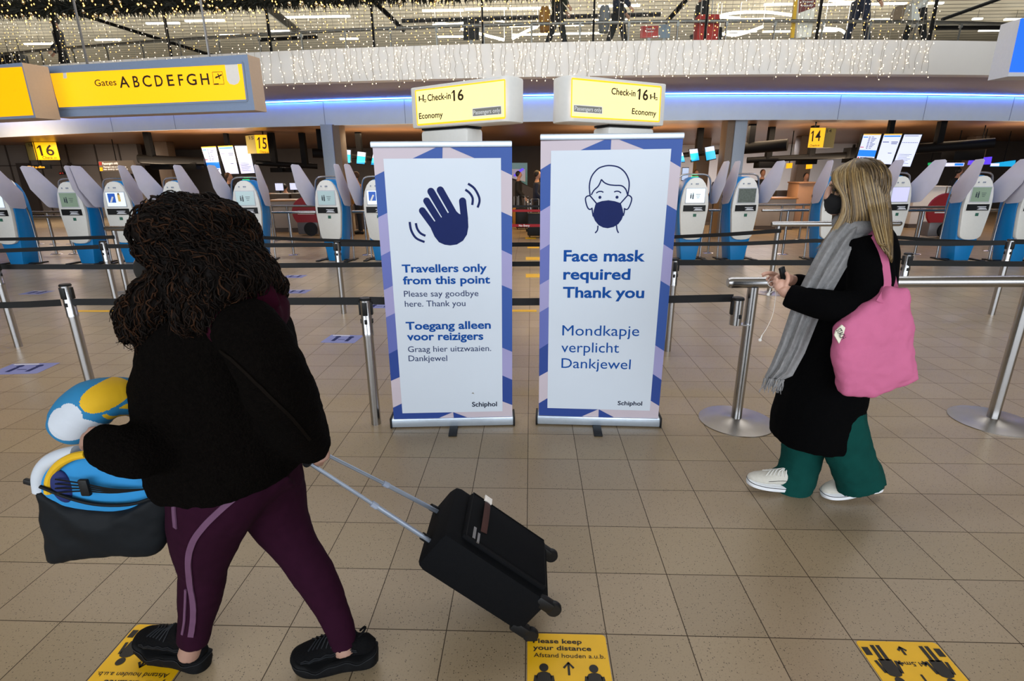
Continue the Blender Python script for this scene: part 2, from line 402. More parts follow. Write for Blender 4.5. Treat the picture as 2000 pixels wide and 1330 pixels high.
# ---------------------------------------------------------------- columns under the fascia
def column(bx, Y, wd, label, mats, dp=.45):
    a = gy(bx, 330, Y); q = MB(); q.box((a.x, Y+dp/2, 1.45), (wd, dp, 2.9))
    o = q.build('column', mats, loc=(a.x, Y+dp/2, 0), bevel=.02); tag(o, label, 'column', kind='structure'); return o
M['colgrey'] = mat('pale_blue_grey_column', '#a9b5c4', .5, 0, .03)
M['colbrown'] = mat('brown_column', '#7b6652', .5, 0, .05)
def two_tone(bx, Y, label, left_dark):
    r = thing('column', label, 'column', (gy(bx, 330, Y).x, Y, 0)); x = r.location.x; r['kind'] = 'structure'
    q = MB(); q.box((x, Y+.25, 1.45), (.46, .46, 2.9)); q.build('column_core', M['colbrown'], r, bevel=.01)
    q = MB(); q.box((x+(.1 if left_dark else -.1), Y+.0, 1.45), (.3, .06, 2.9)); q.build('column_cladding', M['colgrey'], r, bevel=.006)
    return r
two_tone(653, 14.7, 'pale grey column under the fascia beside the sign 15', False)
two_tone(1430, 14.7, 'pale grey and brown column under the fascia beside the black ceiling duct', True)
for px, Y, lab in ((322, 21, 'brown column far behind the check-in desks beside the departure screens'), (1570, 21, 'brown column behind the check-in desk under sign 14'), (1372, 22, 'slim brown column behind the two small blue screens'),
                   (1905, 22, 'brown column behind the purple shop sign')):
    column(px, Y, .5, lab, M['colbrown'])

# ================================================================ MEZZANINE
yb = off(ys, .12)                                          # glass line
M['glass'] = glass_mat('clear_glass')
M['garland'] = mat('dark_green_needles', '#10150c', .8, 0, .3, 60)
M['bulb'] = mat('warm_fairy_light', '#ffe6b0', .4, 0, 0, emit='#ffe4bd', es=4.5)
M['bulbgold'] = mat('golden_fairy_light', '#ffc860', .4, 0, 0, emit='#ffc062', es=5)
M['wire'] = mat('clear_light_wire', '#8d877c', .5, 0, .05)
def glass_line(px, y=60): 
    p = gz(px, y, 4.4); x = p.x
    for _ in range(4): x = gy(px, y, yb(x)).x
    return x
posts = [(-75, 1), (115, 1), (331, 1), (529, 1), (731, 1), (943, 1), (1158, 1), (1375, 1), (1592, 1), (1812, 1), (2030, 1)]
pxs = [glass_line(p, 90) for p, _ in posts]
for i in range(len(pxs)-1):
    a, b = pxs[i]+.02, pxs[i+1]-.02
    q = MB(); n = 4; xs = [a+(b-a)*k/n for k in range(n+1)]
    q.loft([[(x, yb(x)-.006, ZT+.03), (x, yb(x)+.006, ZT+.03), (x, yb(x)+.006, ZT+2.1), (x, yb(x)-.006, ZT+2.1)] for x in xs])
    o = q.build('balustrade_glass', M['glass'], loc=(a, yb(a), ZT)); o['kind'] = 'structure'; o['label'] = 'clear glass panel of the mezzanine balustrade'; o['category'] = 'glass panel'; o['group'] = 'balustrade panels'
for i, x in enumerate(pxs):
    q = MB(); q.box((x, yb(x), ZT+1.05), (.035, .06, 2.1))
    o = q.build('balustrade_post', M['blackmetal'], loc=(x, yb(x), ZT)); tag(o, 'slim black post between the glass panels of the mezzanine balustrade', 'post', 'balustrade posts')
# handrail behind the glass
yh = off(ys, .75)
hr = thing('handrail', 'grey steel handrail on brackets along the mezzanine edge behind the glass', 'handrail', (0, yh(0), ZT))
zr = gy(1500, 43, yh(6)).z
q = MB(); q.tube([(x, yh(x), zr) for x in XS if -18 <= x <= 14], .035, 10); q.build('rail', M['steel_dark'], hr)
for i in range(30):
    x = -16+i*1.0; q = MB(); q.tube([(x, yh(x), ZT), (x, yh(x), zr)], .02, 6); q.box((x, yh(x), zr-.05), (.05, .06, .08)); q.build('rail_post', M['steel_dark'], hr)
# black tie rails and sloped beams in the mezzanine roof
def beam_px(name, pts, r, mt, label, cat='beam', Y=None):
    P = [gy(x, y, yy) for x, y, yy in pts]; q = MB(); q.tube(P, r, 8)
    o = q.build(name, mt, loc=P[0]); tag(o, label, cat); return o
beam_px('roof_brace', [(130, 20, 15), (420, 110, 15)], .04, M['blackmetal'], 'thin dark brace sloping down behind the glass above the lit gates sign')
beam_px('roof_brace', [(730, 2, 16), (790, 60, 16)], .06, M['blackmetal'], 'dark brace sloping down beside the bright ceiling tubes')
beam_px('roof_brace', [(1340, 0, 16), (1300, 45, 16)], .06, M['blackmetal'], 'dark brace leaning above the seated traveller upstairs')
beam_px('roof_brace', [(1960, -5, 18), (1840, 38, 18)], .05, M['blackmetal'], 'dark roof brace beside the blue sign')
beam_px('roof_rail', [(785, 41, 20), (1290, 28, 20)], .07, M['blackmetal'], 'long dark rail across the mezzanine behind the travellers upstairs')
beam_px('roof_rail', [(1820, 54, 17), (1975, 54, 17)], .06, M['blackmetal'], 'dark rail above the bare end of the white slab')
beam_px('roof_rail', [(505, 78, 16), (620, 72, 16)], .05, M['blackmetal'], 'short dark rail above the white slab near the gates sign')
beam_px('stair_stringer', [(498, -4, 15), (585, 65, 15)], .1, M['steel_dark'], 'steel stair stringer sloping down beside the gates sign')
# straight ceiling tubes and curved reflections
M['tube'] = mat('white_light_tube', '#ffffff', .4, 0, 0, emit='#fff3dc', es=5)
tubes = [(362, 41, 438, 39), (286, 46, 350, 43), (48, 86, 105, 82), (186, 78, 235, 76), (430, 69, 515, 65), (530, 61, 570, 60), (545, 34, 683, 27), (664, 76, 699, 71), (825, 21, 905, 18), (908, 18, 990, 17), (995, 17, 1075, 14),
         (845, 49, 912, 47), (855, 72, 905, 71), (995, 51, 1045, 50), (1045, 50, 1140, 48), (1000, 68, 1090, 66), (1090, 66, 1180, 63), (1160, 40, 1225, 39), (1168, 12, 1250, 11), (1493, 9, 1553, 7), (1600, 9, 1660, 8), (1700, 8, 1770, 7), (1790, 7, 1842, 6), (1480, 38, 1510, 37), (1672, 39, 1742, 40),
         (1415, 62, 1478, 61), (1490, 62, 1545, 61), (1590, 61, 1635, 61), (1900, 37, 1918, 37), (1962, 38, 2005, 39), (1912, 60, 1965, 59), (1440, 38, 1512, 38)]
for i, (x0, y0, x1, y1) in enumerate(tubes):
    a = gz(x0, y0, 6.9); b = gy(x1, y1, a.y); b.z = a.z
    q = MB(); q.box(((a+b)/2), ((b-a).length, .09, .05), math.atan2(b.y-a.y, b.x-a.x)); q2 = (a+b)/2
    o = q.build('ceiling_tube_light', M['tube'], loc=q2); tag(o, 'straight white light tube under the beige mezzanine ceiling', 'ceiling light', 'straight ceiling tubes')
    h = MB(); h.tube([q2+Vector((0, 0, .02)), q2+Vector((0, 0, .32))], .01, 6); h.build('hanger', M['steel_dark'], o)
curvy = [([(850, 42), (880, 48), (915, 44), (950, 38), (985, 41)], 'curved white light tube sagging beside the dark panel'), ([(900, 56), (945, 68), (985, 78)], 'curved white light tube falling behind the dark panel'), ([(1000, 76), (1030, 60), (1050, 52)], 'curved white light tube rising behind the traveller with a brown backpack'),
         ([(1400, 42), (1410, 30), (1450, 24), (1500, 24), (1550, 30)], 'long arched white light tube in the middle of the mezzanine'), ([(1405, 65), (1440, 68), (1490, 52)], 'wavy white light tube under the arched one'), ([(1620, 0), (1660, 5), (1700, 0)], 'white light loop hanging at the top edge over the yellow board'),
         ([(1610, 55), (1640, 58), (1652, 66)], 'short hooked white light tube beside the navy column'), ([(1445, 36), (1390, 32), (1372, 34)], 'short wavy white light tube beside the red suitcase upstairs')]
for pts, lab in curvy:  # curved light reflections in the glass, built as glowing tubes
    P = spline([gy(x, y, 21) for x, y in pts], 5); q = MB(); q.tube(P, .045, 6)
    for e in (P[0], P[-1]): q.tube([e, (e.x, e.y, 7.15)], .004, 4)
    o = q.build('curved_light_reflection', M['tube'], loc=P[0]); tag(o, lab, 'ceiling light')

# garland along the top of the balustrade and the curtain of fairy lights
gp = spline([gy(x, y, yb(0)-.18-(.2 if x < 300 else 0)) for x, y in ((-60, 20), (60, 16), (180, 14), (300, 11), (430, 4), (560, -2), (700, -8), (860, -13), (1100, -22))], 10)
ga = thing('christmas_garland', 'thick dark green garland with baubles and golden lights swagged over the balustrade', 'garland', gp[20])
q = MB(); q.tube(gp, .07, 8)
rr = random.Random(3)
for i in range(len(gp)-1):
    for k in range(62):
        p = gp[i].lerp(gp[i+1], rr.random()); a = rr.random()*2*PI; tilt = rr.uniform(-.6, .6)
        d = Vector((tilt, math.cos(a), math.sin(a))).normalized(); L = rr.uniform(.14, .27); s = d.cross(Vector((1, 0, 0))).normalized()*.022
        t2 = d.cross(s).normalized()*.022
        q.add([p+d*.04+s, p+d*.04-s*.5+t2, p+d*.04-s*.5-t2, p+d*L], [(0, 1, 3), (1, 2, 3), (2, 0, 3)])
q.build('needles', M['garland'], ga, smooth=0)
M['bauble'] = mat('silver_gold_bauble', '#c9bda0', .18, 1, .05)
for i in range(46):
    j = rr.randrange(len(gp)-1); a = rr.uniform(-2.6, .6); p = gp[j]+Vector((rr.uniform(-.1, .1), -.16*math.cos(a*.4), .17*math.sin(a)))
    b = MB(); b.ball(p, rr.uniform(.028, .045), 0, 10, 7); b.build('bauble', M['bauble'], ga)
q = MB()
def bulb(mb, p, r): mb.add([p+Vector(d)*r for d in ((1, 0, 0), (-1, 0, 0), (0, 1, 0), (0, -1, 0), (0, 0, 1.3), (0, 0, -1.3))], [(0, 2, 4), (2, 1, 4), (1, 3, 4), (3, 0, 4), (2, 0, 5), (1, 2, 5), (3, 1, 5), (0, 3, 5)])
for i in range(420):
    j = rr.randrange(len(gp)-1); a = rr.random()*2*PI; p = gp[j].lerp(gp[j+1], rr.random())+Vector((0, -.2*abs(math.cos(a)), .22*math.sin(a))); bulb(q, p, .014)
o = q.build('garland_lights', M['bulbgold'], ga, smooth=0); o['kind'] = 'stuff'
q = MB(); qb = MB(); qg = MB()
xa, xb = glass_line(-25, 90), glass_line(1812, 90)
x = xa
while x < xb:
    y = ys(x)-.05; zb_ = ZS+rr.uniform(-.12, .03); zt_ = 5.5; P = []; z = zt_; ox = oy = 0
    while z > zb_:
        P.append(Vector((x+ox, y+oy, z))); s = rr.uniform(.055, .1); z -= s
        wob = .028 if z < ZT else .008
        ox = max(-.06, min(.06, ox+rr.uniform(-wob, wob))); oy = max(-.02, min(.02, oy+rr.uniform(-.01, .01)))
        if rr.random() < .8:
            e = P[-1]+Vector((rr.choice((-1, 1))*rr.uniform(.01, .045), -.01, rr.uniform(-.03, .01)))
            bulb(qg if z > ZT and rr.random() < .6 else qb, e, .010 if z < ZT else .009)
            q.tube([P[-1], e], .0022, 3, caps=False)
    q.tube(P, .0034, 4, caps=False)
    x += rr.uniform(.095, .15) if x > -5 else rr.uniform(.13, .22)
lc = thing('fairy_light_curtain', 'dense curtain of warm fairy lights hanging over the glass balustrade and white slab', 'fairy lights', (xa, ys(xa)-.05, ZS))
lc['kind'] = 'stuff'
for nm, b_, mt in (('wires', q, M['wire']), ('bulbs', qb, M['bulb']), ('golden_bulbs', qg, M['bulbgold'])):
    o = b_.build(nm, mt, lc, smooth=0); o['kind'] = 'stuff'
# ================================================================ SIGNS
M['lit_yellow'] = mat('lit_yellow_sign', '#f2a900', .4, 0, 0, emit='#ffbe18', es=.9)
M['lit_yellow2'] = mat('lit_pale_yellow_sign', '#f6d35a', .4, 0, 0, emit='#fff3b8', es=.95)
M['yellow_edge'] = mat('lit_yellow_edge', '#f0b020', .4, 0, 0, emit='#ffc428', es=.9)
M['frame_blue'] = mat('blue_grey_frame', '#8798b4', .4, 0, .03)
M['frame_tan'] = mat('tan_side_panel', '#c0a78e', .5, 0, .03)
M['paper'] = mat('white_paper', '#f2ece4', .6, 0, .02)
M['blue_lit'] = mat('lit_blue_panel', '#1560d8', .4, 0, .02, emit='#1466ff', es=.75)
M['grey_lab'] = mat('grey_label', '#8a8a84', .5, 0, .02)
M['olive'] = mat('olive_sign_side', '#8f8345', .5, 0, .03)
M['amber_print'] = mat('amber_print', '#c07a10', .5, 0, .02)
M['white_print'] = mat('white_print', '#f4f4f4', .5, 0, .01)
class Plane:
    """a vertical (or any) plane given by an origin, a horizontal direction and an up direction; px() lands a pixel on it"""
    def __init__(s, O, U, V):
        s.O = Vector(O); s.U = Vector(U).normalized(); s.V = Vector(V).normalized(); s.n = s.U.cross(s.V)
    def px(s, x, y, e=.002): return onpl(x, y, s.O, s.n, e)
    def text(s, mb, t, x0, y0, x1, y1, cap, bold=0, mi=0, e=.005):
        A, B = s.px(x0, y0, e), s.px(x1, y1, e); dx, dy = x1-x0, y1-y0; L = math.hypot(dx, dy)
        put_text(mb, t, A, B, s.px(x0+dy/L*cap, y0-dx/L*cap, e), bold, mi)
    def poly(s, mb, pts, mi=0, e=.002): mb.poly([s.px(x, y, e) for x, y in pts], mi)
    def stroke(s, mb, pts, wd, mi=0, e=.003, k=0, capr=False, closed=False):
        P = [s.px(x, y, e) for x, y in pts]
        if k: P = spline(P, k)
        a = s.px(pts[0][0], pts[0][1]); b = s.px(pts[0][0]+10, pts[0][1]); sc = (a-b).length/10
        stroke(mb, P, wd*sc, s.n, mi, closed, capr)
    def disc(s, mb, x, y, r, mi=0, e=.003):
        a = s.px(x, y, e); b = s.px(x+r, y, e); disc(mb, a, (b-a).length, s.n, mi)
def box_from(Pl, TL, TR, BR, BL, depth):
    """4 front corners (3D) and a depth going back"""
    return [TL, TR, BR, BL, TL-Pl.n*depth, TR-Pl.n*depth, BR-Pl.n*depth, BL-Pl.n*depth]
def slab_box(mb, c, d, n, mi=0, side=None):
    b = [p-n*d for p in c]; side = mi if side is None else side
    mb.add(c+b, [(3, 2, 1, 0)], mi) if False else mb.add(list(c), [(0, 1, 2, 3)], mi)
    mb.add(b, [(3, 2, 1, 0)], mi)
    for i in range(4):
        j = (i+1) % 4; mb.add([c[j], c[i], b[i], b[j]], [(0, 1, 2, 3)], side)
def hung_sign(name, label, cat, bl, br, tl, tr, Yr, depth, fr_mat, side_mat, Yl=None):
    """sign box whose four front corners are seen at the pixels; right end at distance Yr"""
    B = gy(br[0], br[1], Yr); zb = B.z; A = gz(bl[0], bl[1], zb) if Yl is None else gy(bl[0], bl[1], Yl)
    if Yl is not None: A.z = zb
    U = (B-A); U.z = 0; P = Plane(A, U, (0, 0, 1))
    zt = (P.px(*tl, 0).z+P.px(*tr, 0).z)/2
    r = thing(name, label, cat, ((A+B)/2).xy.to_3d()+Vector((0, 0, zb)))
    q = MB(); c = [Vector((A.x, A.y, zb)), Vector((B.x, B.y, zb)), Vector((B.x, B.y, zt)), Vector((A.x, A.y, zt))]
    slab_box(q, c, depth, P.n, 0, 1); q.build('housing', [fr_mat, side_mat], r, smooth=0, bevel=0)
    for f in (.2, .8):
        p = c[3].lerp(c[2], f)-P.n*depth/2; h = MB(); h.tube([p, (p.x, p.y, 7.2)], .018, 6); h.build('hanging_rod', M['steel_dark'], r)
    return r, P, c
# big gates sign
r, P, c = hung_sign('gates_sign', 'big lit yellow sign in a blue-grey frame reading Gates ABCDEFGH', 'sign', (105, 229), (498, 215), (83, 127), (484, 110), 8.0, .26, M['frame_blue'], M['frame_tan'])
q = MB(); fc = [(97.0, 141.5), (474.5, 122.5), (483.5, 196.5), (114.5, 212)]
P.poly(q, fc[::-1], 0, .004); q.build('lit_panel', M['lit_yellow'], r, smooth=0)
q = MB()
for a, b in zip(fc, fc[1:]+fc[:1]): P.stroke(q, [a, b], 3.4, e=.012)
q.build('inner_rim', M['frame_blue'], r, smooth=0)
q = MB(); P.text(q, 'Gates', 187, 168.5, 229, 166.5, 12.5, .004, e=.008); q.build('lettering', M['text_dark'], r, smooth=0); q = MB()
for ch, x0, y0, x1, y1 in (('A', 235.5, 171.5, 255, 170.5), ('B', 263, 170.5, 274.5, 170), ('C', 281, 169.5, 298, 169), ('D', 305.5, 169, 320.5, 168.2), ('E', 329.5, 168, 342, 167.2), ('F', 351, 167.4, 360.5, 167), ('G', 367, 166.5, 386, 165.8), ('H', 394.5, 165.8, 410.5, 165)):
    P.text(q, ch, x0, y0, x1, y1, 21.5, .012, e=.008)
q.build('lettering', M['text_dark'], r, smooth=0); q = MB()
for a, b in (((415.5, 141), (434.5, 140)), ((434.5, 140), (438.5, 164.5)), ((438.5, 164.5), (418, 165.5)), ((418, 165.5), (415.5, 141))): P.stroke(q, [a, b], .7, e=.008)
P.stroke(q, [(419, 164.5), (428, 164)], 1.8, e=.008); P.stroke(q, [(422, 152), (433, 146.5)], 2.2, e=.008, capr=True); P.stroke(q, [(426, 144), (428.5, 149), (430, 154.5)], 1.8, e=.0085)
P.stroke(q, [(422.5, 149), (424.5, 152.5)], 1.4, e=.0085)
q.build('aircraft_pictogram', M['text_dark'], r, smooth=0)
q = MB(); P.poly(q, [(439.5, 123.8), (464, 122.8), (469.5, 155), (466, 163), (458.5, 166), (449.5, 164), (444.5, 157)][::-1], 0, .009); q.build('paper_tag', M['paper'], r, smooth=0)
q = MB(); P.poly(q, [(97.0, 142), (100, 152), (106, 176), (114, 200), (117, 211), (113, 212)][::-1], 0, .009); P.poly(q, [(124, 139.5), (130, 139), (132, 153), (125, 153.5), (124.5, 148)][::-1], 0, .009); q.build('peeling_edge', M['paper'], r, smooth=0)
# neighbour at the left edge of the view
r, P, c = hung_sign('lit_sign', 'blank lit amber sign box cut off beside the big gates sign', 'sign', (-250, 246), (70, 230), (-290, 146), (46, 129), 8.05, .34, M['frame_blue'], M['frame_tan'])
q = MB(); P.poly(q, [(66, 225), (43, 130.5), (-280, 148), (-240, 241)], 0, .004); q.build('lit_panel', mat('lit_amber_sign', '#f2a900', .4, 0, 0, emit='#ffa800', es=.95), r, smooth=0)
# blue sign on the other side
r, P, c = hung_sign('lit_sign', 'lit blue sign box cut off beside the bare end of the white slab', 'sign', (1970, 143), (2230, 146), (1992, 34), (2260, 32), 8.8, .36, M['paleframe'], M['paleframe'], 8.8)
q = MB(); P.poly(q, [(1970, 141), (2226, 143), (2255, 34), (1993, 36)], 0, .004); q.build('lit_panel', M['blue_lit'], r, smooth=0)

# check-in pylons: a rounded sign box on a post, one mirrored
def pylon(label, near, far, ncor, fcor, panel, txt, Yn, Yf, post_px):
    """near / far: (x, ytop, ybottom) of the front face ends"""
    sgn = 1 if near[0] > far[0] else -1
    N = gy(near[0], near[2], Yn); zb = N.z; Fp = gz(far[0], far[2], zb)
    U = (N-Fp)*sgn; U.z = 0; P = Plane(Fp if sgn > 0 else N, U, (0, 0, 1))
    zt = P.px(far[0], far[1], 0).z
    u = (N-Fp).normalized(); n = P.n; th = .26; cen = (N+Fp)/2-n*th/2
    r = thing('check_in_sign', label, 'sign', (Fp.x-n.x*th/2+u.x*.2, Fp.y-n.y*th/2+u.y*.2, 0))
    # plan outline of the box: square at the far end, fully rounded at the near end
    L = (N-Fp).length-.05; pl = [Fp-n*th, Fp]
    pl += [Fp+u*(L-.02)]
    for k in range(1, 12):
        a = PI*k/12; pl.append(Fp+u*(L+.06*math.sin(a))-n*(th/2-th/2*math.cos(a)))
    pl += [Fp+u*(L-.02)-n*th]
    q = MB(); q.prism([Vector((p.x, p.y, zb)) for p in pl], (0, 0, zt-zb)); q.build('sign_box', M['white'], r, bevel=.012)
    q = MB(); P.poly(q, panel, 0, .003); q.build('lit_panel', M['lit_yellow2'], r, smooth=0)
    q = MB()
    for a, b in zip(panel, panel[1:]+panel[:1]): P.stroke(q, [a, b], 2.2, e=.005)
    q.build('panel_rim', M['yellow_edge'], r, smooth=0)
    for t in txt:
        q = MB(); P.text(q, *t[:6], t[6], e=.006); q.build('lettering', M['text_dark'], r, smooth=0)
    q = MB()
    x0, y0 = (820, 198) if sgn > 0 else (1270, 194)
    for dx, hgt in ((0, 8), (7.5, 11)):
        P.disc(q, x0+dx, y0-hgt, 1.5, e=.006); P.stroke(q, [(x0+dx, y0-hgt+1.5), (x0+dx, y0)], 2.4, e=.006)
    P.stroke(q, [(x0, y0-4), (x0+6, y0-4.4)], 1.2, e=.006)
    P.stroke(q, [(x0+9, y0-3), (x0+13, y0-3), (x0+13, y0+1), (x0+9, y0+1)], 1.2, e=.006)
    q.build('desk_pictogram', M['text_dark'], r, smooth=0)
    q = MB()
    lp = [(924, 212.5), (980, 207), (980.5, 223), (924.5, 227.5)] if sgn > 0 else [(1119.5, 205), (1175, 209), (1175, 222.5), (1119.5, 218.5)]
    P.poly(q, lp[::-1], 0, .006); q.build('grey_label', M['grey_lab'], r, smooth=0)
    q = MB()
    for a, b in zip(lp, lp[1:]+lp[:1]): P.stroke(q, [a, b], 1.2, e=.008)
    if sgn > 0: P.text(q, 'Passengers only', 926, 224, 978, 219.5, 8, .012, e=.009)
    else: P.text(q, 'Passengers only', 1121.5, 215.5, 1173, 219.2, 8, .012, e=.009)
    q.build('label_print', M['white_print'], r, smooth=0)
    # post under the far half
    a = P.px(post_px[0], post_px[2], -.06); b = P.px(post_px[1], post_px[2], -.06); mid = (a+b)/2-n*.11; wd = (b-a).length
    q = MB(); q.box((mid.x, mid.y, (zb-.016)/2), (wd, .22, zb-.016), math.atan2(P.U.y, P.U.x)); q.build('post', M['white'], r, bevel=.03)
    q = MB(); q.box((mid.x, mid.y, zb-.008), (wd*.96, .2, .016), math.atan2(P.U.y, P.U.x)); q.build('joint', M['black'], r)
    q = MB(); f = mid+n*.112; q.box((f.x, f.y, zb-.34), (wd*.5, .006, .3), math.atan2(P.U.y, P.U.x)); q.build('post_label', M['frame_blue'], r)
    return r
pylon('white and yellow Check-in 16 Economy sign on the post behind the waving hand banner', (992, 150, 237), (806, 171, 251), None, None, [(812, 177.5), (986.5, 156), (987, 230), (816.5, 244)][::-1],
      [('Check-in', 836, 197.5, 881.5, 193, 12.5, .02), ('16', 886.5, 197, 906.5, 195, 20, .02), ('Economy', 819.5, 232.5, 866, 229, 11, .02)], 4.55, 5.1, (812, 904, 262))
pylon('white and yellow Check-in 16 Economy sign on the post behind the face mask banner', (1109, 147.5, 237), (1296, 163, 246), None, None, [(1116.5, 153.5), (1290.5, 170), (1286.5, 237.5), (1115, 228)][::-1],
      [('Check-in', 1193, 184, 1240, 188.5, 12.5, .02), ('16', 1246, 194, 1264.5, 196, 20, .02), ('Economy', 1233, 222.5, 1280.5, 227, 11, .02)], 4.55, 5.1, (1197, 1288, 258))

# hanging number signs: a yellow lit face and an olive face at an angle
def number_sign(label, num, face, side, Y, nt, st, small):
    """face / side: (x0, x1, ytop0, ytop1, ybot0, ybot1)"""
    xs_ = face if False else None
    join = face[0] if face[0] >= side[1]-2 else face[1]
    J = gy(join, face[4] if join == face[0] else face[5], Y); zb = J.z
    other = face[1] if join == face[0] else face[0]
    E = gy(other, face[5] if join == face[0] else face[4], Y); E.z = zb
    A, B = (J, E) if join == face[0] else (E, J)
    P = Plane(A, B-A, (0, 0, 1)); zt = P.px(join, face[2] if join == face[0] else face[3], 0).z
    sg = 1 if join == face[1] else -1
    S = J+Vector((sg*.14, .34, 0)) if True else None
    # the olive face runs back from the joint so that it covers its pixels
    so = side[1] if sg > 0 else side[0]
    best = min((abs(pr_x(J+Vector((sg*t, .34, 0)))-so), t) for t in [k*.01 for k in range(-60, 61)])[1]
    S = J+Vector((sg*best, .34, 0))
    r = thing('number_sign', label, 'sign', (J.x, J.y, zb))
    q = MB(); T = lambda p: Vector((p.x, p.y, zt))
    back = A+(S-J) if sg > 0 else B+(S-J)
    pl = [A, B, S, back] if sg > 0 else [S, A, B, back]
    q.prism([p.copy() for p in pl], (0, 0, zt-zb)); q.build('housing', M['black'], r, smooth=0)
    q = MB(); q.add([A+P.n*.004, B+P.n*.004, T(B)+P.n*.004, T(A)+P.n*.004], [(0, 1, 2, 3)]); q.build('lit_face', M['lit_yellow'], r, smooth=0)
    P2 = Plane(J if sg > 0 else S, (S-J)*sg, (0, 0, 1)); q = MB()
    a, b = (J, S) if sg > 0 else (S, J); e = P2.n*.004
    q.add([a+e, b+e, T(b)+e, T(a)+e], [(0, 1, 2, 3)]); q.build('side_face', M['olive'], r, smooth=0)
    q = MB(); P.text(q, num, *nt, .012, e=.008); P.text(q, 'Check-in', *st, .012, e=.008); q.build('number', M['text_dark'], r, smooth=0)
    q = MB(); P2.text(q, num, *small, .012, e=.008); q.build('side_number', M['text_dark'], r, smooth=0)
    p = (A+B)/2; h = MB(); h.tube([(p.x, p.y+.15, zt), (p.x, p.y+.15, 2.9)], .02, 6); h.build('hanger', M['blackmetal'], r)
    return r
def pr_x(p):
    d = np.array(p)-CAM; return 1000+F_PX*(d@RI)/(d@FW)
number_sign('hanging yellow sign numbered 16 with an olive side face', '16', (72, 118, 278, 280, 312.5, 314), (54.5, 72, 277, 278, 313, 312.5), 20.6, (81, 304, 108, 303, 20), (84, 310.5, 112, 311, 5.5), (57.5, 286, 66, 286, 5))
number_sign('hanging yellow sign numbered 15 beside the departure screens', '15', (502, 526, 263.5, 267, 299.5, 302), (484.5, 502, 262, 263.5, 301, 299.5), 16.6, (506, 289.5, 521.5, 291, 21), (508, 298, 525, 299.5, 4), (487.5, 272.5, 496, 272.5, 6))
number_sign('hanging yellow sign numbered 14 beside the tall black duct', '14', (1577, 1607, 252, 249.5, 289.5, 288), (1609, 1627, 249, 248, 288.5, 288), 15.3, (1585, 276, 1601.5, 275, 20), (1581, 286.5, 1600, 285.5, 4), (1614, 259, 1623.5, 258.5, 6))

# departure boards: three tilted screens on one mount
M['scr_white'] = mat('lit_white_screen', '#d8dcf0', .2, 0, 0, emit='#d2d8f8', es=.95)
M['scr_blue'] = mat('lit_blue_screen', '#2d7fe0', .2, 0, 0, emit='#2a86f0', es=.85)
M['scr_band'] = mat('yellow_screen_band', '#e0b23a', .3, 0, 0, emit='#e8b84a', es=.7)
M['scr_text'] = mat('screen_text', '#5c6488', .3, 0, 0, emit='#58608c', es=.5)
M['scr_cyan'] = mat('lit_cyan_screen', '#1fa0d8', .2, 0, 0, emit='#18a4e0', es=.8)
M['scr_lilac'] = mat('lit_grey_blue_screen', '#9fb4d8', .2, 0, 0, emit='#9db6e0', es=.7)
M['scr_red'] = mat('red_screen_mark', '#d23a4a', .3, 0, 0, emit='#d83a4c', es=.7)
def board(label, quads, Y, kind):
    r = thing('departure_board', label, 'screen', gy(quads[1][3][0], quads[1][3][1], Y))
    for i, qd in enumerate(quads):          # TL TR BR BL pixels
        B = gy(*qd[3], Y); C2 = gy(*qd[2], Y); C2.z = B.z; P = Plane(B, C2-B, (0, 0, 1))
        c = [P.px(*qd[k], 0) for k in (3, 2, 1, 0)]
        q = MB(); slab_box(q, c, .07, P.n); s = q.build('screen', M['black'], r, smooth=0)
        def at(u, v, e=.004):
            a = Vector(qd[0]).lerp(Vector(qd[1]), u); b = Vector(qd[3]).lerp(Vector(qd[2]), u); p = a.lerp(b, v); return P.px(p.x, p.y, e)
        def rc(mb, u0, v0, u1, v1, mi=0, e=.006): mb.add([at(u0, v1, e), at(u1, v1, e), at(u1, v0, e), at(u0, v0, e)], [(0, 1, 2, 3)], mi)
        q = MB(); rc(q, .05, .03, .95, .985, 0, .004); q.build('display', M['scr_white'], s, smooth=0)
        q = MB()
        if i < 2: rc(q, .05, .0, .95, .04, 2)
        if i == 0:
            rc(q, .05, .56, .95, .78, 0); rc(q, .08, .1, .32, .13, 0); rc(q, .06, .45, .24, .475, 3)
            for k in range(9): rc(q, .36, .1+.048*k, .45, .125+.048*k, 1); rc(q, .5, .1+.048*k, .62+.2*((k*7) % 4)/4, .12+.048*k, 1)
            rc(q, .08, .8, .14, .85, 3); rc(q, .2, .81, .85, .84, 1)
        elif i == 1:
            rc(q, .08, .06, .92, .1, 0); rc(q, .1, .26, .42, .285, 1); rc(q, .54, .26, .88, .285, 1); rc(q, .56, .31, .86, .335, 1); rc(q, .55, .62, .75, .64, 1)
        else:
            rc(q, .1, .06, .8, .075, 1)
            for k in range(9): rc(q, .1+.09*k, .26, .15+.09*k, .28, 1)
            for k in range(7): rc(q, .15, .62+.045*k, .8-.1*(k % 3), .63+.045*k, 1)
        q.build('display_print', [M['scr_blue'], M['scr_text'], M['scr_band'], M['scr_red']], s, smooth=0)
    p = wl(r); top = gy((quads[1][0][0]+quads[1][1][0])/2, quads[1][0][1]+4, Y)
    q = MB(); q.box((top.x, Y+.16, (top.z+2.9)/2-.05), (.12, .12, 2.9-top.z+.1)); q.box((top.x, Y+.12, top.z-.12), (1.0, .08, .1)); q.build('mount', M['blackmetal'], r)
    return r
board('triple departure screen hanging beside the yellow sign 15', [[(391.5, 287), (423, 285.5), (434, 340.5), (408.5, 341.5)], [(424, 285.5), (456, 284), (468.5, 340), (440.5, 340.5)], [(456.5, 283.5), (487, 283), (499.5, 338.5), (470, 340)]], 17.2, 0)
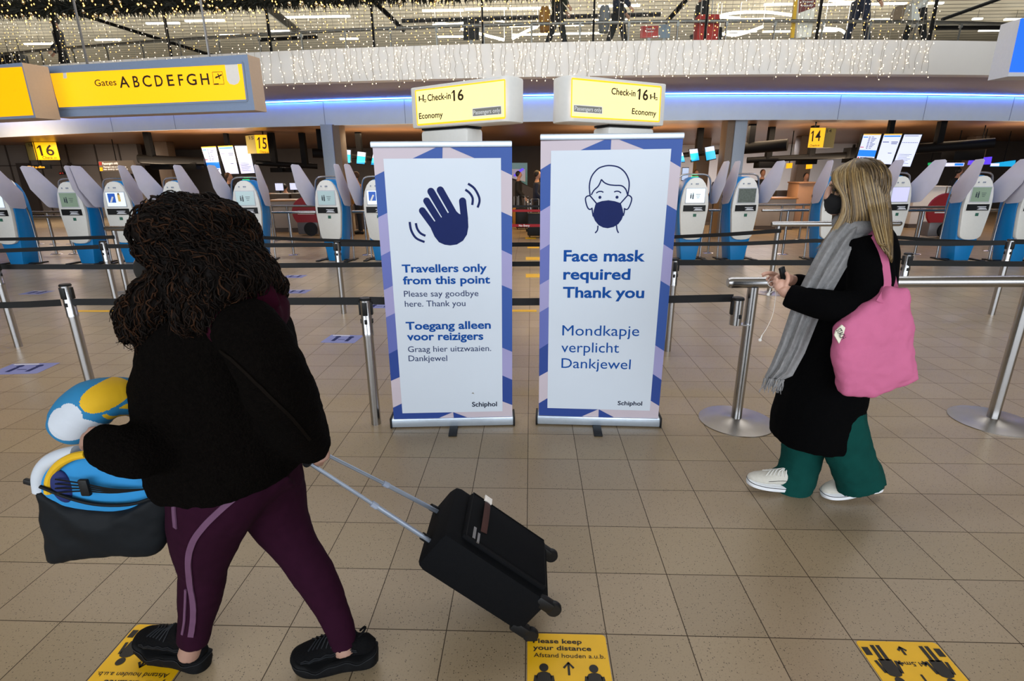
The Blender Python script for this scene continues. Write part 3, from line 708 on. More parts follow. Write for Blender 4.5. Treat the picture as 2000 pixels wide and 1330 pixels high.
board('triple departure screen hanging behind the long-haired person in black', [[(1685, 261.5), (1723.5, 261.5), (1706, 319), (1669, 317)], [(1725, 261.5), (1764, 261), (1742, 322), (1707, 320)], [(1765, 261), (1803.5, 261), (1779, 326.5), (1741, 325)]], 14.9, 1)

# ceiling ducts (dark tubes) with small blue screens
def duct(label, pts, r, hang):
    P = [gy(*p) for p in pts]; o = thing('ceiling_duct', label, 'duct', P[0]); q = MB(); q.tube(P, r, 16); q.build('duct_tube', M['blackmetal'], o)
    for f in hang:
        p = P[0].lerp(P[-1], f); q = MB(); q.box((p.x, p.y, (p.z+2.9)/2), (.16, .16, 2.9-p.z)); q.build('duct_hanger', M['blackmetal'], o)
    return o
duct('fat round black duct ending beside the pale column', [(1452, 290, 16), (1538, 283, 15.4)], .15, (.15,))
duct('thin black duct with boxes behind the sign 14', [(1459, 313, 17), (1670, 302, 16.4)], .085, (.2, .6))
duct('long black duct ending under the ceiling behind the departure screens by the purple sign', [(1785, 291, 15.8), (1942, 280, 15.0)], .13, (.3,))
duct('thick black duct stub beside the pale column left of the two cyan screens', [(610, 299, 16), (648, 300, 16.2)], .13, (.5,))
duct('thin black duct with boxes under the sign 15', [(500, 318, 17), (620, 325, 17.6)], .08, (.3, .8))
duct('wide black duct in front of the grey lobby wall', [(270, 310, 16.5), (400, 316, 17)], .12, (.2,))
duct('black rail carrying the cyan screens beside the waving hand banner', [(668, 303, 17.1), (745, 312, 17.7)], .07, (.45,))
duct('black rail carrying the cyan screens beside the face mask banner', [(1300, 306, 17.2), (1430, 294, 16.9)], .07, (.5,))
def box_under(px, py, Y, d, label, name='ceiling_projector'):
    p = gy(px, py, Y); q = MB(); q.box(p, d); q.box((p.x, p.y, p.z+d[2]/2+.04), (.06, .06, .1)); o = q.build(name, M['blackmetal'], loc=p, bevel=.01); return tag(o, label, 'projector')
for a in [(1495, 322, 17.0, (.55, .4, .18), 'flat black box hanging under the thin duct behind the pale column'), (1575, 314, 17.0, (.45, .4, .2), 'flat black box hanging under the sign 14'), (1665, 303, 16.4, (.35, .4, .4), 'black box at the end of the thin duct beside the departure screens'),
          (1880, 302, 16.0, (.8, .5, .3), 'large flat black box hanging under the duct beside the green exit sign'), (320, 325, 17, (.6, .4, .18), 'flat black box below the wide black duct'), (375, 325, 17, (.5, .4, .2), 'flat black box beside the departure screens in front of the lobby'),
          (545, 332, 17.8, (.4, .4, .14), 'flat black box behind the winged check-in kiosks under the sign 15'), (575, 332, 17.8, (.4, .4, .14), 'flat black box beside the lit counter screen under the thin duct')]: box_under(*a)
def mini_screen(label, TL, TR, BR, BL, Y, group='small cyan screens'):
    r = thing('queue_screen', label, 'screen', gy(*BL, Y), group); B = gy(*BL, Y); C2 = gy(*BR, Y); C2.z = B.z; P = Plane(B, C2-B, (0, 0, 1))
    c = [P.px(*p, 0) for p in (BL, BR, TR, TL)]; q = MB(); slab_box(q, c, .1, P.n); q.build('casing', M['black'], r, smooth=0)
    l2 = lambda t: [Vector(TL).lerp(Vector(BL), t), Vector(TR).lerp(Vector(BR), t)]
    q = MB(); a, b, d = l2(.04), l2(.36), l2(.94)
    mc = (c[0]+c[2])/2; k_ = MB(); k_.box((mc.x, mc.y+.48, mc.z), (.06, .86, .05)); k_.build('bracket', M['black'], r)
    P.poly(q, [b[0], b[1], a[1], a[0]], 1, .004); P.poly(q, [d[0], d[1], b[1], b[0]], 0, .004); q.build('display', [M['scr_cyan'], M['scr_lilac']], r, smooth=0)
    return r
mini_screen('small cyan screen on the black rail beside the pale column', (668, 291), (685, 292), (684, 320), (670, 320), 16.5)
mini_screen('middle small cyan screen between the pale column and the waving hand banner', (698.5, 295), (714.5, 297), (712, 322), (696.5, 321), 16.7)
mini_screen('small cyan screen half hidden by the edge of the waving hand banner', (729, 300), (745, 301), (743, 324), (724.5, 323), 16.9)
mini_screen('small cyan screen half hidden by the edge of the face mask banner', (1314, 298), (1333, 297), (1338, 317), (1318, 319), 16.6)
mini_screen('smaller of the two cyan screens seen whole beside the face mask banner', (1346, 291), (1362, 289.5), (1366, 314), (1351, 317), 16.5)
mini_screen('larger cyan screen seen whole beside the pale and brown column', (1376.5, 287), (1394, 284), (1399, 311), (1380, 315), 16.3)
mini_screen('small cyan screen half hidden behind the pale and brown column', (1411, 282), (1428, 281), (1430, 306), (1414, 307), 16.1)
# other far signs
def flat_sign(label, pts, Y, mt, name='hanging_sign', texts=(), tmat=None, extra=(), cat='sign', rod=True):
    r = thing(name, label, cat, gy(*pts[3], Y)); B = gy(*pts[3], Y); C2 = gy(*pts[2], Y); C2.z = B.z; P = Plane(B, C2-B, (0, 0, 1)); c = [P.px(*pts[k], 0) for k in (3, 2, 1, 0)]
    q = MB(); slab_box(q, c, .08, P.n); q.build('sign_board', mt, r, smooth=0)
    for e in extra: q = MB(); P.poly(q, e[0], 0, .005); q.build('sign_field', e[1], r, smooth=0)
    if texts:
        q = MB()
        for t in texts: P.text(q, *t, e=.008)
        q.build('lettering', tmat, r, smooth=0)
    if rod:
        p = (c[2]+c[3])/2-P.n*.04; q = MB(); q.tube([p, (p.x, p.y, 2.9)], .015, 6); q.build('hanging_rod', M['blackmetal'], r)
    return r
M['lit_warmwhite'] = mat('lit_white_lettering', '#fff2e0', .4, 0, 0, emit='#fff0dc', es=1.3)
M['lit_amber'] = mat('lit_amber_lettering', '#ffb030', .4, 0, 0, emit='#ffa828', es=.9)
M['signbrown'] = mat('brown_grey_sign', '#8c7a66', .5, 0, .04, emit='#8c7a66', es=.25)
M['red_icon'] = mat('red_sign_icon', '#b83a30', .5, 0, .02, emit='#b83a30', es=.5)
M['green_lit'] = mat('lit_green_exit', '#0f8a4a', .4, 0, 0, emit='#12a85a', es=.9)
M['purple_lit'] = mat('lit_purple_sign', '#5a3fe0', .4, 0, 0, emit='#5b3ff0', es=.9)
flat_sign('wide grey-brown lit sign reading Passengers only on the lobby side', [(192, 315), (259, 313), (267, 332.5), (195, 334.5)], 19.5, M['signbrown'], texts=[('Passengers only', 201, 322, 231, 320.5, 4.5, .014), ('Passengers only no boarding pass', 203, 327.5, 247, 327, 3, .012), ('no entry to airside', 203, 332, 250, 331.2, 3, .012)], tmat=M['lit_warmwhite'],
          extra=[([(193.5, 323), (199, 323), (198.5, 316), (192.8, 316)], M['red_icon']), ([(195.5, 334), (201, 334), (200.5, 327), (194.8, 327)], M['lit_yellow'])])
flat_sign('dark sign with amber letters reading Lift to offices', [(52, 322.5), (97, 321.5), (98.5, 329.5), (54, 332)], 20.5, M['black'], texts=[('Lift to offices', 62, 328.8, 88, 328, 4.2, .014)], tmat=M['lit_amber'], extra=[([(54.5, 330), (60, 330), (60, 324), (54, 324)], M['lit_amber'])])
flat_sign('tiny dark sign with red letters beside the lobby door', [(115, 336), (128, 335), (129, 340.5), (116, 341.5)], 21.5, M['black'], texts=[('M 3', 117, 340, 124, 339.5, 3, .014)], tmat=M['red_icon'])
flat_sign('green lit exit sign with a white arrow beside the purple sign', [(1908, 299), (1921, 298), (1919, 309), (1906, 311)], 17, M['green_lit'], name='exit_sign', texts=[('>', 1913, 307, 1918, 306.5, 6, .014)], tmat=M['lit_warmwhite'])
flat_sign('small green lit exit sign over the dark doorway', [(1815, 318), (1824, 317), (1824, 322), (1815, 323)], 22, M['green_lit'], name='exit_sign')
flat_sign('glowing purple shop sign with a raised end', [(1897, 310), (1938, 306), (1935, 321), (1893, 322)], 18.5, M['purple_lit'], name='shop_sign')
flat_sign('white and blue lit shop sign beside the purple one', [(1848, 318), (1884, 318), (1882, 324.5), (1847, 325)], 19, M['scr_white'], name='shop_sign', extra=[([(1864, 323.5), (1881, 323.5), (1882, 319), (1865, 319)], M['scr_blue'])])
flat_sign('cyan and white lit shop sign near the edge of the view', [(1940, 319), (1984, 313), (1982, 325), (1937, 325)], 19.6, M['scr_cyan'], name='shop_sign', extra=[([(1934, 324.5), (1951, 324.5), (1952, 319), (1935, 319)], M['scr_white'])])
flat_sign('small orange lit counter screen behind the winged kiosk beside the pale and brown column', [(1538, 319), (1548, 318), (1547, 328), (1537, 329)], 18.5, M['lit_yellow'], name='counter_screen', cat='screen')
flat_sign('small orange lit counter screen beside the brown column under sign 14', [(1577, 320), (1587, 319), (1586, 329), (1576, 330)], 18.5, M['lit_yellow'], name='counter_screen', cat='screen')
# ================================================================ BANNERS
BL_, BD, LV, PK, IN_ = [mat(n, c, .55, 0, .03, 3) for n, c in (('royal_blue_print', '#264f9f'), ('deep_blue_print', '#1d3f8e'), ('lavender_print', '#9f9ac8'), ('pinkish_print', '#c9bcc6'), ('indigo_print', '#5f6ab2'))]
SHEET = mat('white_banner_sheet', '#d3dce8', .5, 0, .02, 2)
NAVY = mat('navy_print', '#17255c', .6, 0, .04, spec=.15); TBLUE = mat('blue_letter_print', '#0b4c9c', .6, 0, .02, spec=.15); TGREY = mat('slate_letter_print', '#2f3c66', .6, 0, .02, spec=.15); TDARK = mat('dark_navy_print', '#141b36', .6, 0, .02, spec=.15)
ALU = mat('pale_aluminium', '#c4d0de', .3, .6, .04)
def banner(label, bl, br, white, sheet, topbar, foot):
    A, B = gz(*bl), gz(*br); P = Plane(A, B-A, (0, 0, 1)); n, U = P.n, P.U; c = (A+B)/2
    r = thing('roll_up_banner', label, 'banner', c)
    ang = math.atan2(U.y, U.x); W = (B-A).length
    q = MB(); q.box((c.x-n.x*.045, c.y-n.y*.045, .038), (W, .11, .062), ang); q.build('cassette', ALU, r, bevel=.008)
    for s_ in (0, 1):
        e = A if s_ == 0 else B; e = e-n*.045+U*(.004 if s_ else -.004); k = MB(); k.box((e.x, e.y, .04), (.012, .122, .074), ang); k.build('end_cap', M['black'], r, bevel=.004)
    for f in (.5,):
        p = gz(*foot); q = MB(); q.box((p.x-n.x*.02, p.y-n.y*.02+.05, .006), (.055, .24, .01), ang); q.build('foot', M['black'], r, bevel=.002)
    TLp, TRp = P.px(*sheet[0], 0), P.px(*sheet[1], 0); zt = (TLp.z+TRp.z)/2
    # printed sheet with thickness: the front carries the pattern
    S = [P.px(*p, 0) for p in sheet]; Wq = [P.px(*p, 0) for p in white]
    def uv(p): d = p-S[3]; return d.dot(U)/((S[2]-S[3]).dot(U)), (p.z-S[3].z)/(S[0].z-S[3].z)
    q = MB(); slab_box(q, [S[3], S[2], S[1], S[0]], .004, n); q.build('sheet', PK, r, smooth=0)
    OL = lambda v: S[0].lerp(S[3], v)+n*.002; IL = lambda v: Wq[0].lerp(Wq[3], v)+n*.002
    OR = lambda v: S[1].lerp(S[2], v)+n*.002; IR = lambda v: Wq[1].lerp(Wq[2], v)+n*.002
    def vout(y, side): return (y-VO[side][0])/(VO[side][1]-VO[side][0])
    VO = [(290, 819), (289.3, 815.8)]; VI = [(310, 806.8), (308.6, 802.7)]
    # lines crossing the border, in the first banner's heights (outer y, inner y), and the colour below each
    left = [(338, 331, 0), (411, 404, 2), (481.5, 474, 4), (547, 540, 2), (601, 594, 4), (676, 668, 1), (733.5, 727, 3), (792.5, 785, 1)]
    right = [(337, 329, 3), (409.5, 402, 0), (480, 472, 2), (546, 539, 0), (672, 665, 2), (731.5, 724, 1), (787, 781, 3)]
    q = MB(); mats = [BL_, BD, LV, PK, IN_]
    def side(lines, O, I, s_, first):
        for i, (yo, yi, mi) in enumerate(lines):
            v0, w0 = (yo-VO[s_][0])/(VO[s_][1]-VO[s_][0]), (yi-VI[s_][0])/(VI[s_][1]-VI[s_][0])
            if i+1 < len(lines): v1, w1 = (lines[i+1][0]-VO[s_][0])/(VO[s_][1]-VO[s_][0]), (lines[i+1][1]-VI[s_][0])/(VI[s_][1]-VI[s_][0])
            else: v1, w1 = 1, 1
            a = [O(v1), I(w1), I(w0), O(v0)]; q.poly(a if s_ == 0 else a[::-1], mi)
    side(left, OL, IL, 0, 3); q.build('side_print', mats, r, smooth=0); q = MB(); side(right, OR, IR, 1, 0); v = (337-VO[1][0])/(VO[1][1]-VO[1][0]); w_ = (329-VI[1][0])/(VI[1][1]-VI[1][0]); q.poly([IR(w_), OR(v), OR(0), IR(0)], 0); q.build('side_print', mats, r, smooth=0); q = MB()
    T = lambda u, top: (S[0].lerp(S[1], u) if top else Wq[0].lerp(Wq[1], u))+n*.002
    Bt = lambda u, low: (S[3].lerp(S[2], u) if low else Wq[3].lerp(Wq[2], u))+n*.002
    q.poly([T(.247, 0), T(.5, 0), T(.5, 1), T(.455, 1)], 0)                       # top strip
    q.poly([T(.775, 0), T(1, 0), T(1, 1), T(.55, 1)], 0)
    q.build('top_print', mats, r, smooth=0); q = MB()
    q.poly([Bt(0, 1), Bt(.36, 1), Bt(.5, 0), Bt(0, 0)], 1); q.poly([Bt(.505, 1), Bt(.64, 1), Bt(.505, 0)], 1)
    q.build('bottom_print', mats, r, smooth=0)
    q = MB(); q.poly([p+n*.003 for p in (Wq[3], Wq[2], Wq[1], Wq[0])]); q.build('white_field', SHEET, r, smooth=0)
    a, b = P.px(*topbar[0], 0), P.px(*topbar[1], 0); q = MB(); mid = (a+b)/2; L = (b-a).length
    q.box((mid.x, mid.y, zt+.016), (L, .028, .034), ang); q.build('top_rail', ALU, r, bevel=.006)
    q = MB(); q.tube([(c.x-n.x*.06, c.y-n.y*.06, .05), (c.x-n.x*.03, c.y-n.y*.03, zt)], .01, 8); q.build('support_pole', M['steel_dark'], r)
    return r, P
def crop(ox, oy, s): return lambda pts: [(ox+x*s, oy+y*s) for x, y in pts]
r, P = banner('roll-up banner with a waving hand reading Travellers only from this point', (766, 836), (1003, 831), [(748.8, 310), (978.4, 308.6), (981.5, 802.7), (786.2, 806.8)], [(727.7, 288), (1000, 287.3), (1000.5, 815.8), (769.5, 819)], [(724, 287), (1000, 285)], (884, 846))
K = crop(700, 260, .2406); q = MB()
for tip, end, rad in (((520, 630), (655, 815), 28), ((555, 551), (700, 780), 28), ((590, 474), (740, 730), 29.5), ((666, 463), (800, 700), 29.5), ((846, 552), (862, 700), 29)):
    a, b = K([tip, end]); P.stroke(q, [a, b], rad*2*.2406, e=.0042); P.disc(q, *a, rad*.2406, e=.0044)
P.poly(q, K([(572, 735), (618, 838), (655, 885), (700, 905), (745, 911), (800, 903), (850, 872), (882, 822), (893, 760), (889, 690), (815, 652), (770, 610), (740, 640), (674, 684), (614, 720)])[::-1], 0, .0046)
for s_ in ([(868, 458), (905, 488), (928, 530), (924, 583)], [(890, 410), (940, 447), (976, 510), (983, 555), (968, 604)], [(467, 730), (478, 775), (505, 812), (545, 833)], [(417, 720), (430, 790), (470, 852), (538, 883)]): P.stroke(q, K(s_), 4.4, k=5, e=.0044)
q.build('waving_hand_print', NAVY, r, smooth=0)
s = .2782; L = lambda t, x0, y0, x1, y1, cap, b: (t, 700+x0*s, 500+y0*s, 700+x1*s, 500+y1*s, cap*s, b)
for t in (('Travellers only', 308, 114, 902, 108, 53, .025), ('from this point', 315, 197, 925, 190, 53, .025), ('Toegang alleen', 335, 515, 930, 507, 52, .025), ('voor reizigers', 343, 590, 877, 585, 52, .025)): q = MB(); P.text(q, *L(*t)); q.build('bold_lettering', TBLUE, r, smooth=0)
for t in (('Please say goodbye', 322, 285, 843, 280, 41, 0), ('here. Thank you', 328, 355, 752, 350, 41, 0), ('Graag hier uitzwaaien.', 350, 673, 932, 665, 40, 0), ('Dankjewel', 354, 737, 624, 735, 40, 0)): q = MB(); P.text(q, *L(*t)); q.build('thin_lettering', TGREY, r, smooth=0)
q = MB(); P.text(q, *L('Schiphol', 798, 1055, 973, 1052, 31, .018)); q.build('name_lettering', TDARK, r, smooth=0)
q = MB(); P.poly(q, [(921, 768), (924, 765.5), (926.5, 769)][::-1], 0, .0045); q.build('scuff', M['grey_lab'], r, smooth=0)

r, P = banner('roll-up banner with a masked face reading Face mask required Thank you', (1049, 829), (1288, 835), [(1076.2, 294.4), (1311, 290.6), (1269, 801.8), (1069.1, 796.4)], [(1056, 275.5), (1334.3, 269.4), (1285, 818.5), (1052.3, 810.5)], [(1055, 274), (1336, 267)], (1168, 846))
K = crop(1020, 250, .2256); q = MB()
W_ = 11*.2256
for s_, k in (([(587, 585), (581, 500), (600, 420), (650, 357), (700, 333), (757, 325), (830, 338), (885, 380), (918, 440), (925, 500), (912, 585)], 4), ([(597, 580), (620, 540), (660, 500), (685, 445)], 4), ([(685, 445), (710, 472), (750, 490), (800, 496), (860, 500), (895, 530), (910, 575)], 4),
              ([(592, 585), (562, 590), (547, 612), (555, 660), (570, 695), (588, 704), (605, 693)], 4), ([(905, 580), (932, 588), (947, 612), (935, 660), (915, 698), (897, 704), (880, 695)], 4), ([(588, 588), (642, 652)], 0), ([(910, 585), (850, 652)], 0),
              ([(603, 690), (608, 730), (614, 765)], 3), ([(885, 695), (882, 730), (874, 760)], 3), ([(655, 845), (650, 885), (630, 908)], 4), ([(815, 840), (820, 880), (833, 908)], 4)): P.stroke(q, K(s_), W_, k=k, e=.0042)
for s_ in ([(640, 563), (660, 551), (685, 549), (702, 557)], [(795, 554), (815, 547), (838, 550), (855, 563)]): P.stroke(q, K(s_), W_*.95, k=4, e=.0042)
for x, y in K([(672, 600), (820, 599)]): P.disc(q, x, y, 13*.2256, e=.0042)
P.poly(q, K([(637, 650), (618, 715), (612, 762), (630, 803), (660, 840), (700, 861), (740, 867), (790, 856), (832, 830), (860, 792), (876, 750), (868, 700), (852, 650), (800, 633), (745, 625), (690, 632)])[::-1], 0, .0046)
q.build('masked_face_print', NAVY, r, smooth=0)
s = .2256; L2 = lambda t, x0, y0, x1, y1, cap, b: (t, 1020+x0*s, 250+y0*s, 1020+x1*s, 250+y1*s, cap*s, b)
for t in (('Face mask', 358, 1152, 1060, 1152, 93, .025), ('required', 355, 1308, 933, 1310, 90, .025)): q = MB(); P.text(q, *L2(*t)); q.build('bold_lettering', TBLUE, r, smooth=0)
s3 = .2482; L3 = lambda t, x0, y0, x1, y1, cap, b: (t, 1020+x0*s3, 540+y0*s3, 1020+x1*s3, 540+y1*s3, cap*s3, b)
q = MB(); P.text(q, *L3('Thank you', 320, 163, 957, 166, 80, .025)); q.build('bold_lettering', TBLUE, r, smooth=0)
for t in (('Mondkapje', 315, 462, 918, 467, 80, 0), ('verplicht', 307, 594, 760, 598, 78, 0), ('Dankjewel', 308, 717, 850, 728, 76, 0)): q = MB(); P.text(q, *L3(*t)); q.build('thin_lettering', TBLUE, r, smooth=0)
q = MB(); P.text(q, *L3('Schiphol', 750, 1009, 942, 1013, 31, .018)); q.build('name_lettering', TDARK, r, smooth=0)

# ================================================================ BARRIERS
PH = .89
def post_proto():
    r = thing('barrier_post', 'steel belt barrier post', 'post')
    q = MB(); q.lathe([(.033, 0), (.033, .64), (.0, .64)], seg=28); q.build('pole', M['steel'], r)
    q = MB(); q.lathe([(.0, .638), (.037, .638), (.037, .66), (.036, .662), (.036, .875), (.0, .875)], seg=28); q.build('head', M['steel'], r)
    q = MB(); q.lathe([(.0, .874), (.039, .874), (.039, .882), (.034, .889), (.0, .889)], seg=28); q.build('cap', M['black'], r)
    for a in (0, 1, 2, 3):
        an = a*PI/2; q = MB(); d = Vector((math.cos(an), math.sin(an), 0)); q.box(d*.037+Vector((0, 0, .82)), (.012, .03, .085), an); q.box(d*.036+Vector((0, 0, .735)), (.008, .018, .03), an); k = q.build('belt_clip', M['black'], r, bevel=.002)
    return r
pp = post_proto()
GP = 'belt barrier posts'
postl = [((735, 827), 'steel barrier post standing just beside the waving hand banner'), ((183, 772), 'steel barrier post behind the blue neck pillow'), ((37, 677), 'steel barrier post nearest the edge of the view, beside the lilac floor sticker'),
         ((232, 608), 'steel barrier post seen in the second queue lane beside the curly-haired face'), ((1936, 614), 'steel barrier post standing in front of the outermost blue kiosks'), ((1303, 685), 'steel barrier post mostly hidden behind the face mask banner'),
         ((1738, 666), 'steel barrier post rising behind the pink tote bag'), ((672, 612), 'steel barrier post showing over the dark fleece shoulder in the middle distance')]
PW = {}
for i, (px, lab) in enumerate(postl):
    g = gz(*px); PW[i] = g
    if i == 0: pp.location = g; pp.rotation_euler = (0, 0, .1); pp['label'] = lab; pp['group'] = GP
    else: dup(pp, g, .1 if g.x < 0 else -.1, lab, GP)
def belt(label, pts, mt='belt', wd=.05, name='barrier_belt', text=None):
    """pts: (pixel x, pixel y of the middle, distance Y)"""
    P = [gy(*p) if len(p) == 3 else Vector(p[0]) for p in pts]; q = MB()
    rings = []
    for i, p in enumerate(P):
        t = (P[min(i+1, len(P)-1)]-P[max(i-1, 0)]); t.z = 0; t.normalize(); s_ = Vector((-t.y, t.x, 0))*.0012; h = Vector((0, 0, wd/2)); rings.append([p-s_-h, p+s_-h, p+s_+h, p-s_+h])
    q.loft(rings); o = q.build(name, M[mt], loc=P[0], smooth=0); return tag(o, label, 'barrier belt')
Y0p, Y1p, Y2p = PW[1].y, PW[0].y, 3.42
belt('black barrier belt ending at the post by the blue pillow', [(-60, 598, 4.05), (60, 594.5, 3.9), (119, 591, Y0p)])
belt('black barrier belt behind the curly-haired person ending by the waving hand banner', [(131, 590, Y0p), (420, 589, (Y0p+Y1p)/2), (706, 588, Y1p)])
belt('black barrier belt passing behind both banners to the short canister on the handrail', [(722, 587, Y1p), (860, 590, Y1p+.12), (1030, 589.5, 3.46), (1200, 587, 3.45), (1432, 582, 3.42)])
belt('black belt of the second lane running full width behind the banners', [(-60, 521, 5.1), (300, 521, 5.0), (760, 516.5, 5.4), (1030, 515.5, 5.42), (1316, 514, 4.95)])
belt('black belt of the second lane running behind the grey scarf', [(1320, 513, 4.9), (1560, 513, 4.95), (1756, 514, 4.97)])
belt('black belt of the second lane below the outermost blue kiosks', [(1774, 514, 4.97), (1900, 515, 5.05), (2060, 516, 5.2)])
belt('black belt of the third lane at the edge of the view across two kiosks', [(-60, 492, 6.55), (60, 487.5, 6.5), (193, 482, 6.42)])
belt('black belt of the third lane vanishing behind the curly hair', [(206, 481, 6.42), (420, 480, 6.4), (650, 478, 6.35)])
belt('black belt of the third lane behind the waving hand banner', [(664, 477, 6.35), (880, 478.5, 6.36), (1030, 477.5, 6.38), (1300, 477, 6.4)])
belt('thin black belt of the third lane crossing the two kiosks beside the face mask banner', [(1302, 477, 6.4), (1450, 476, 6.4), (1592, 470, 6.4), (1700, 473, 6.4)], wd=.045)
belt('black belt of the third lane reaching the post by the outermost kiosks', [(1700, 473, 6.4), (1850, 476, 6.38), (1964, 474, 6.36)], wd=.055)
belt('black belt end leaving the post by the outermost kiosks', [(1978, 472, 6.36), (2060, 473, 6.5)], wd=.055)
belt('black belt reaching the canister on the far handrail past the lobby kiosks', [(-60, 468, 7.6), (100, 466, 7.2), (224, 463, 6.9)], wd=.045)
belt('thin sagging belt leaving the chrome drum on the far handrail', [(488, 463, 6.9), (600, 468, 7.6), (770, 473, 8.4)], wd=.045)
belt('sloping black belt reaching the far handrail beside the face mask banner', [(1290, 464, 8.0), (1420, 458, 7.3), (1526, 450.5, 6.85)], wd=.05)
belt('thin black belt slanting behind the blonde hair to the outer kiosks', [(1722, 461, 6.9), (1830, 470, 7.5), (1960, 474, 8)], wd=.045)
belt('black belt in front of the far queue seen between the banners', [(980, 403, 13.2), (1080, 403, 13.2)], wd=.05)
belt('plain red belt seen between the banners', [(980, 411.5, 13.0), (1080, 411.5, 13.0)], 'redbelt', .055)
b_ = belt('red belt with No Entry lettering seen between the banners', [(980, 440.5, 11.0), (1080, 440.5, 11.0)], 'redbelt', .055)
Pb = Plane(gy(1000, 440, 10.995), (1, 0, 0), (0, 0, 1)); q = MB(); Pb.text(q, 'No Entry', 1013.5, 442.5, 1034.5, 442.5, 4, .014, e=.002); q.build('lettering', M['white_print'], b_, smooth=0)
for px, lab in (((1036, 447), 'thin steel post carrying the red No Entry belt between the banners'), ((1031, 432), 'thin steel post behind the red belts between the banners')):
    g = gz(*px); dup(pp, g, 0, lab, GP)

# handrails
def hrail(label, ends, zt, posts_, r=.05, disc_r=.25, canister=None, pr_=.034):
    A, B = ends; o = thing('barrier_handrail', label, 'handrail', (posts_[0].x, posts_[0].y, 0))
    q = MB(); d = (B-A).normalized(); q.tube([A, A+d*.012, A+d*.03, B-d*.03, B-d*.012, B], [r*.75, r*.93, r, r, r*.93, r*.75], 20); q.build('rail', M['steel'], o)
    for g in posts_:
        q = MB(); q.lathe([(pr_, 0), (pr_, zt-r*.8)], (g.x, g.y, 0), 24); q.build('rail_post', M['steel'], o)
        if disc_r: q = MB(); q.lathe([(0, 0), (disc_r, 0), (disc_r, .006), (disc_r*.7, .014), (pr_+.012, .025), (pr_+.004, .028), (0, .028)], (g.x, g.y, 0), 48); q.build('base_disc', M['steel_disc'], o)
    return o
M['steel_disc'] = mat('brushed_disc_steel', '#a8a4a0', .3, 1, .06, 10)
g1, g2 = gz(1437, 822), gz(1937, 822); zt = .97
A = gz(1423, 548, zt); A2 = gz(1475, 548, zt); dirx = Vector((1, (g2.y-g1.y)/(g2.x-g1.x), 0)).normalized()
A = Vector((g1.x-.165, g1.y-.165*dirx.y, zt)); B = A+dirx*4.2
ho = hrail('long steel handrail in front of the person with the pink bag', (A, B), zt, [g1, g2], .036, .245)
cp = gz(1448, 614, .72); c = Vector((g1.x-.098, g1.y-.03, 0)); 
q = MB(); q.lathe([(0, .70), (.037, .70), (.037, .865), (.0, .865)], (c.x, c.y, 0), 24); can = q.build('belt_canister', M['steel'], ho)
q = MB(); q.lathe([(0, .864), (.04, .864), (.04, .872), (.035, .88), (0, .88)], (c.x, c.y, 0), 24); q.build('canister_cap', M['black'], can)
q = MB(); q.box((c.x-.036, c.y-.008, .815), (.014, .03, .09)); q.box((c.x+.012, c.y-.036, .76), (.016, .008, .026)); q.build('belt_clip', M['black'], can, bevel=.002)
q = MB(); q.box((c.x+.05, c.y+.012, .698), (.1, .05, .006)); q.build('bracket', M['steel'], can)
def far_rail(label, x0, x1, y, px_post, Yr, drum=None):
    g = gz(*px_post); z = gy((x0+x1)/2, y, g.y).z; a = gy(x0, y, g.y); b = gy(x1, y, g.y); a.z = b.z = z
    o = hrail(label, (a, b), z, [g], .036, .21); return o, g, z
far_rail('short steel handrail in the far lane behind the curly hair', 205, 484, 446, (250, 572), 6.9)
o, g, z = far_rail('steel handrail in the far lane behind the hands with the phone', 1507, 1760, 437, (1502, 572), 6.9)
dr = gy(475, 463, 6.9); q = MB(); q.lathe([(0, -.09), (.075, -.09), (.078, -.06), (.078, .06), (.075, .09), (0, .09)], dr, 24)
dt = q.build('belt_drum', M['chrome'], loc=(dr.x, dr.y, 0)); tag(dt, 'round chrome belt drum on a slim post beside a check-in kiosk, past the curly hair', 'belt drum')
q = MB(); q.tube([(dr.x, dr.y, 0), (dr.x, dr.y, dr.z)], .03, 12); q.build('drum_post', M['steel'], dt); q = MB(); q.lathe([(.0795, -.03), (.0795, .03)], dr, 24); q.build('drum_band', M['black'], dt)

# ================================================================ FLOOR STICKERS
YS = mat('yellow_sticker', '#efb806', .5, 0, .06, 12); PS = mat('lilac_sticker', '#7f86bd', .5, 0, .05, 12)
STK = mat('worn_black_print', '#1f1a10', .6, 0, .1); 
def tile(i, j): return Vector((X0+i*TX, Y0+j*TY, 0))
def sticker(label, O, U, V, w_, h_, mt):
    U, V = Vector(U).normalized(), Vector(V).normalized(); q = MB(); c = [O, O+U*w_, O+U*w_+V*h_, O+V*h_]
    rnd = .012; pts = []
    for a, b, d in ((0, U, V), (1, V, -U), (2, -U, -V), (3, -V, U)):
        p = c[a]+b*0; pts += [p+d*rnd, p+(b+d)*rnd*.3, p+b*rnd]
    q.prism([p+Vector((0, 0, .0005)) for p in pts], (0, 0, .0015)); cen = (c[0]+c[2])/2
    o = q.build('floor_sticker', mt, loc=cen, smooth=0); return tag(o, label, 'floor sticker'), (lambda u, v: O+U*(u*w_)+V*(v*h_)+Vector((0, 0, .003)))
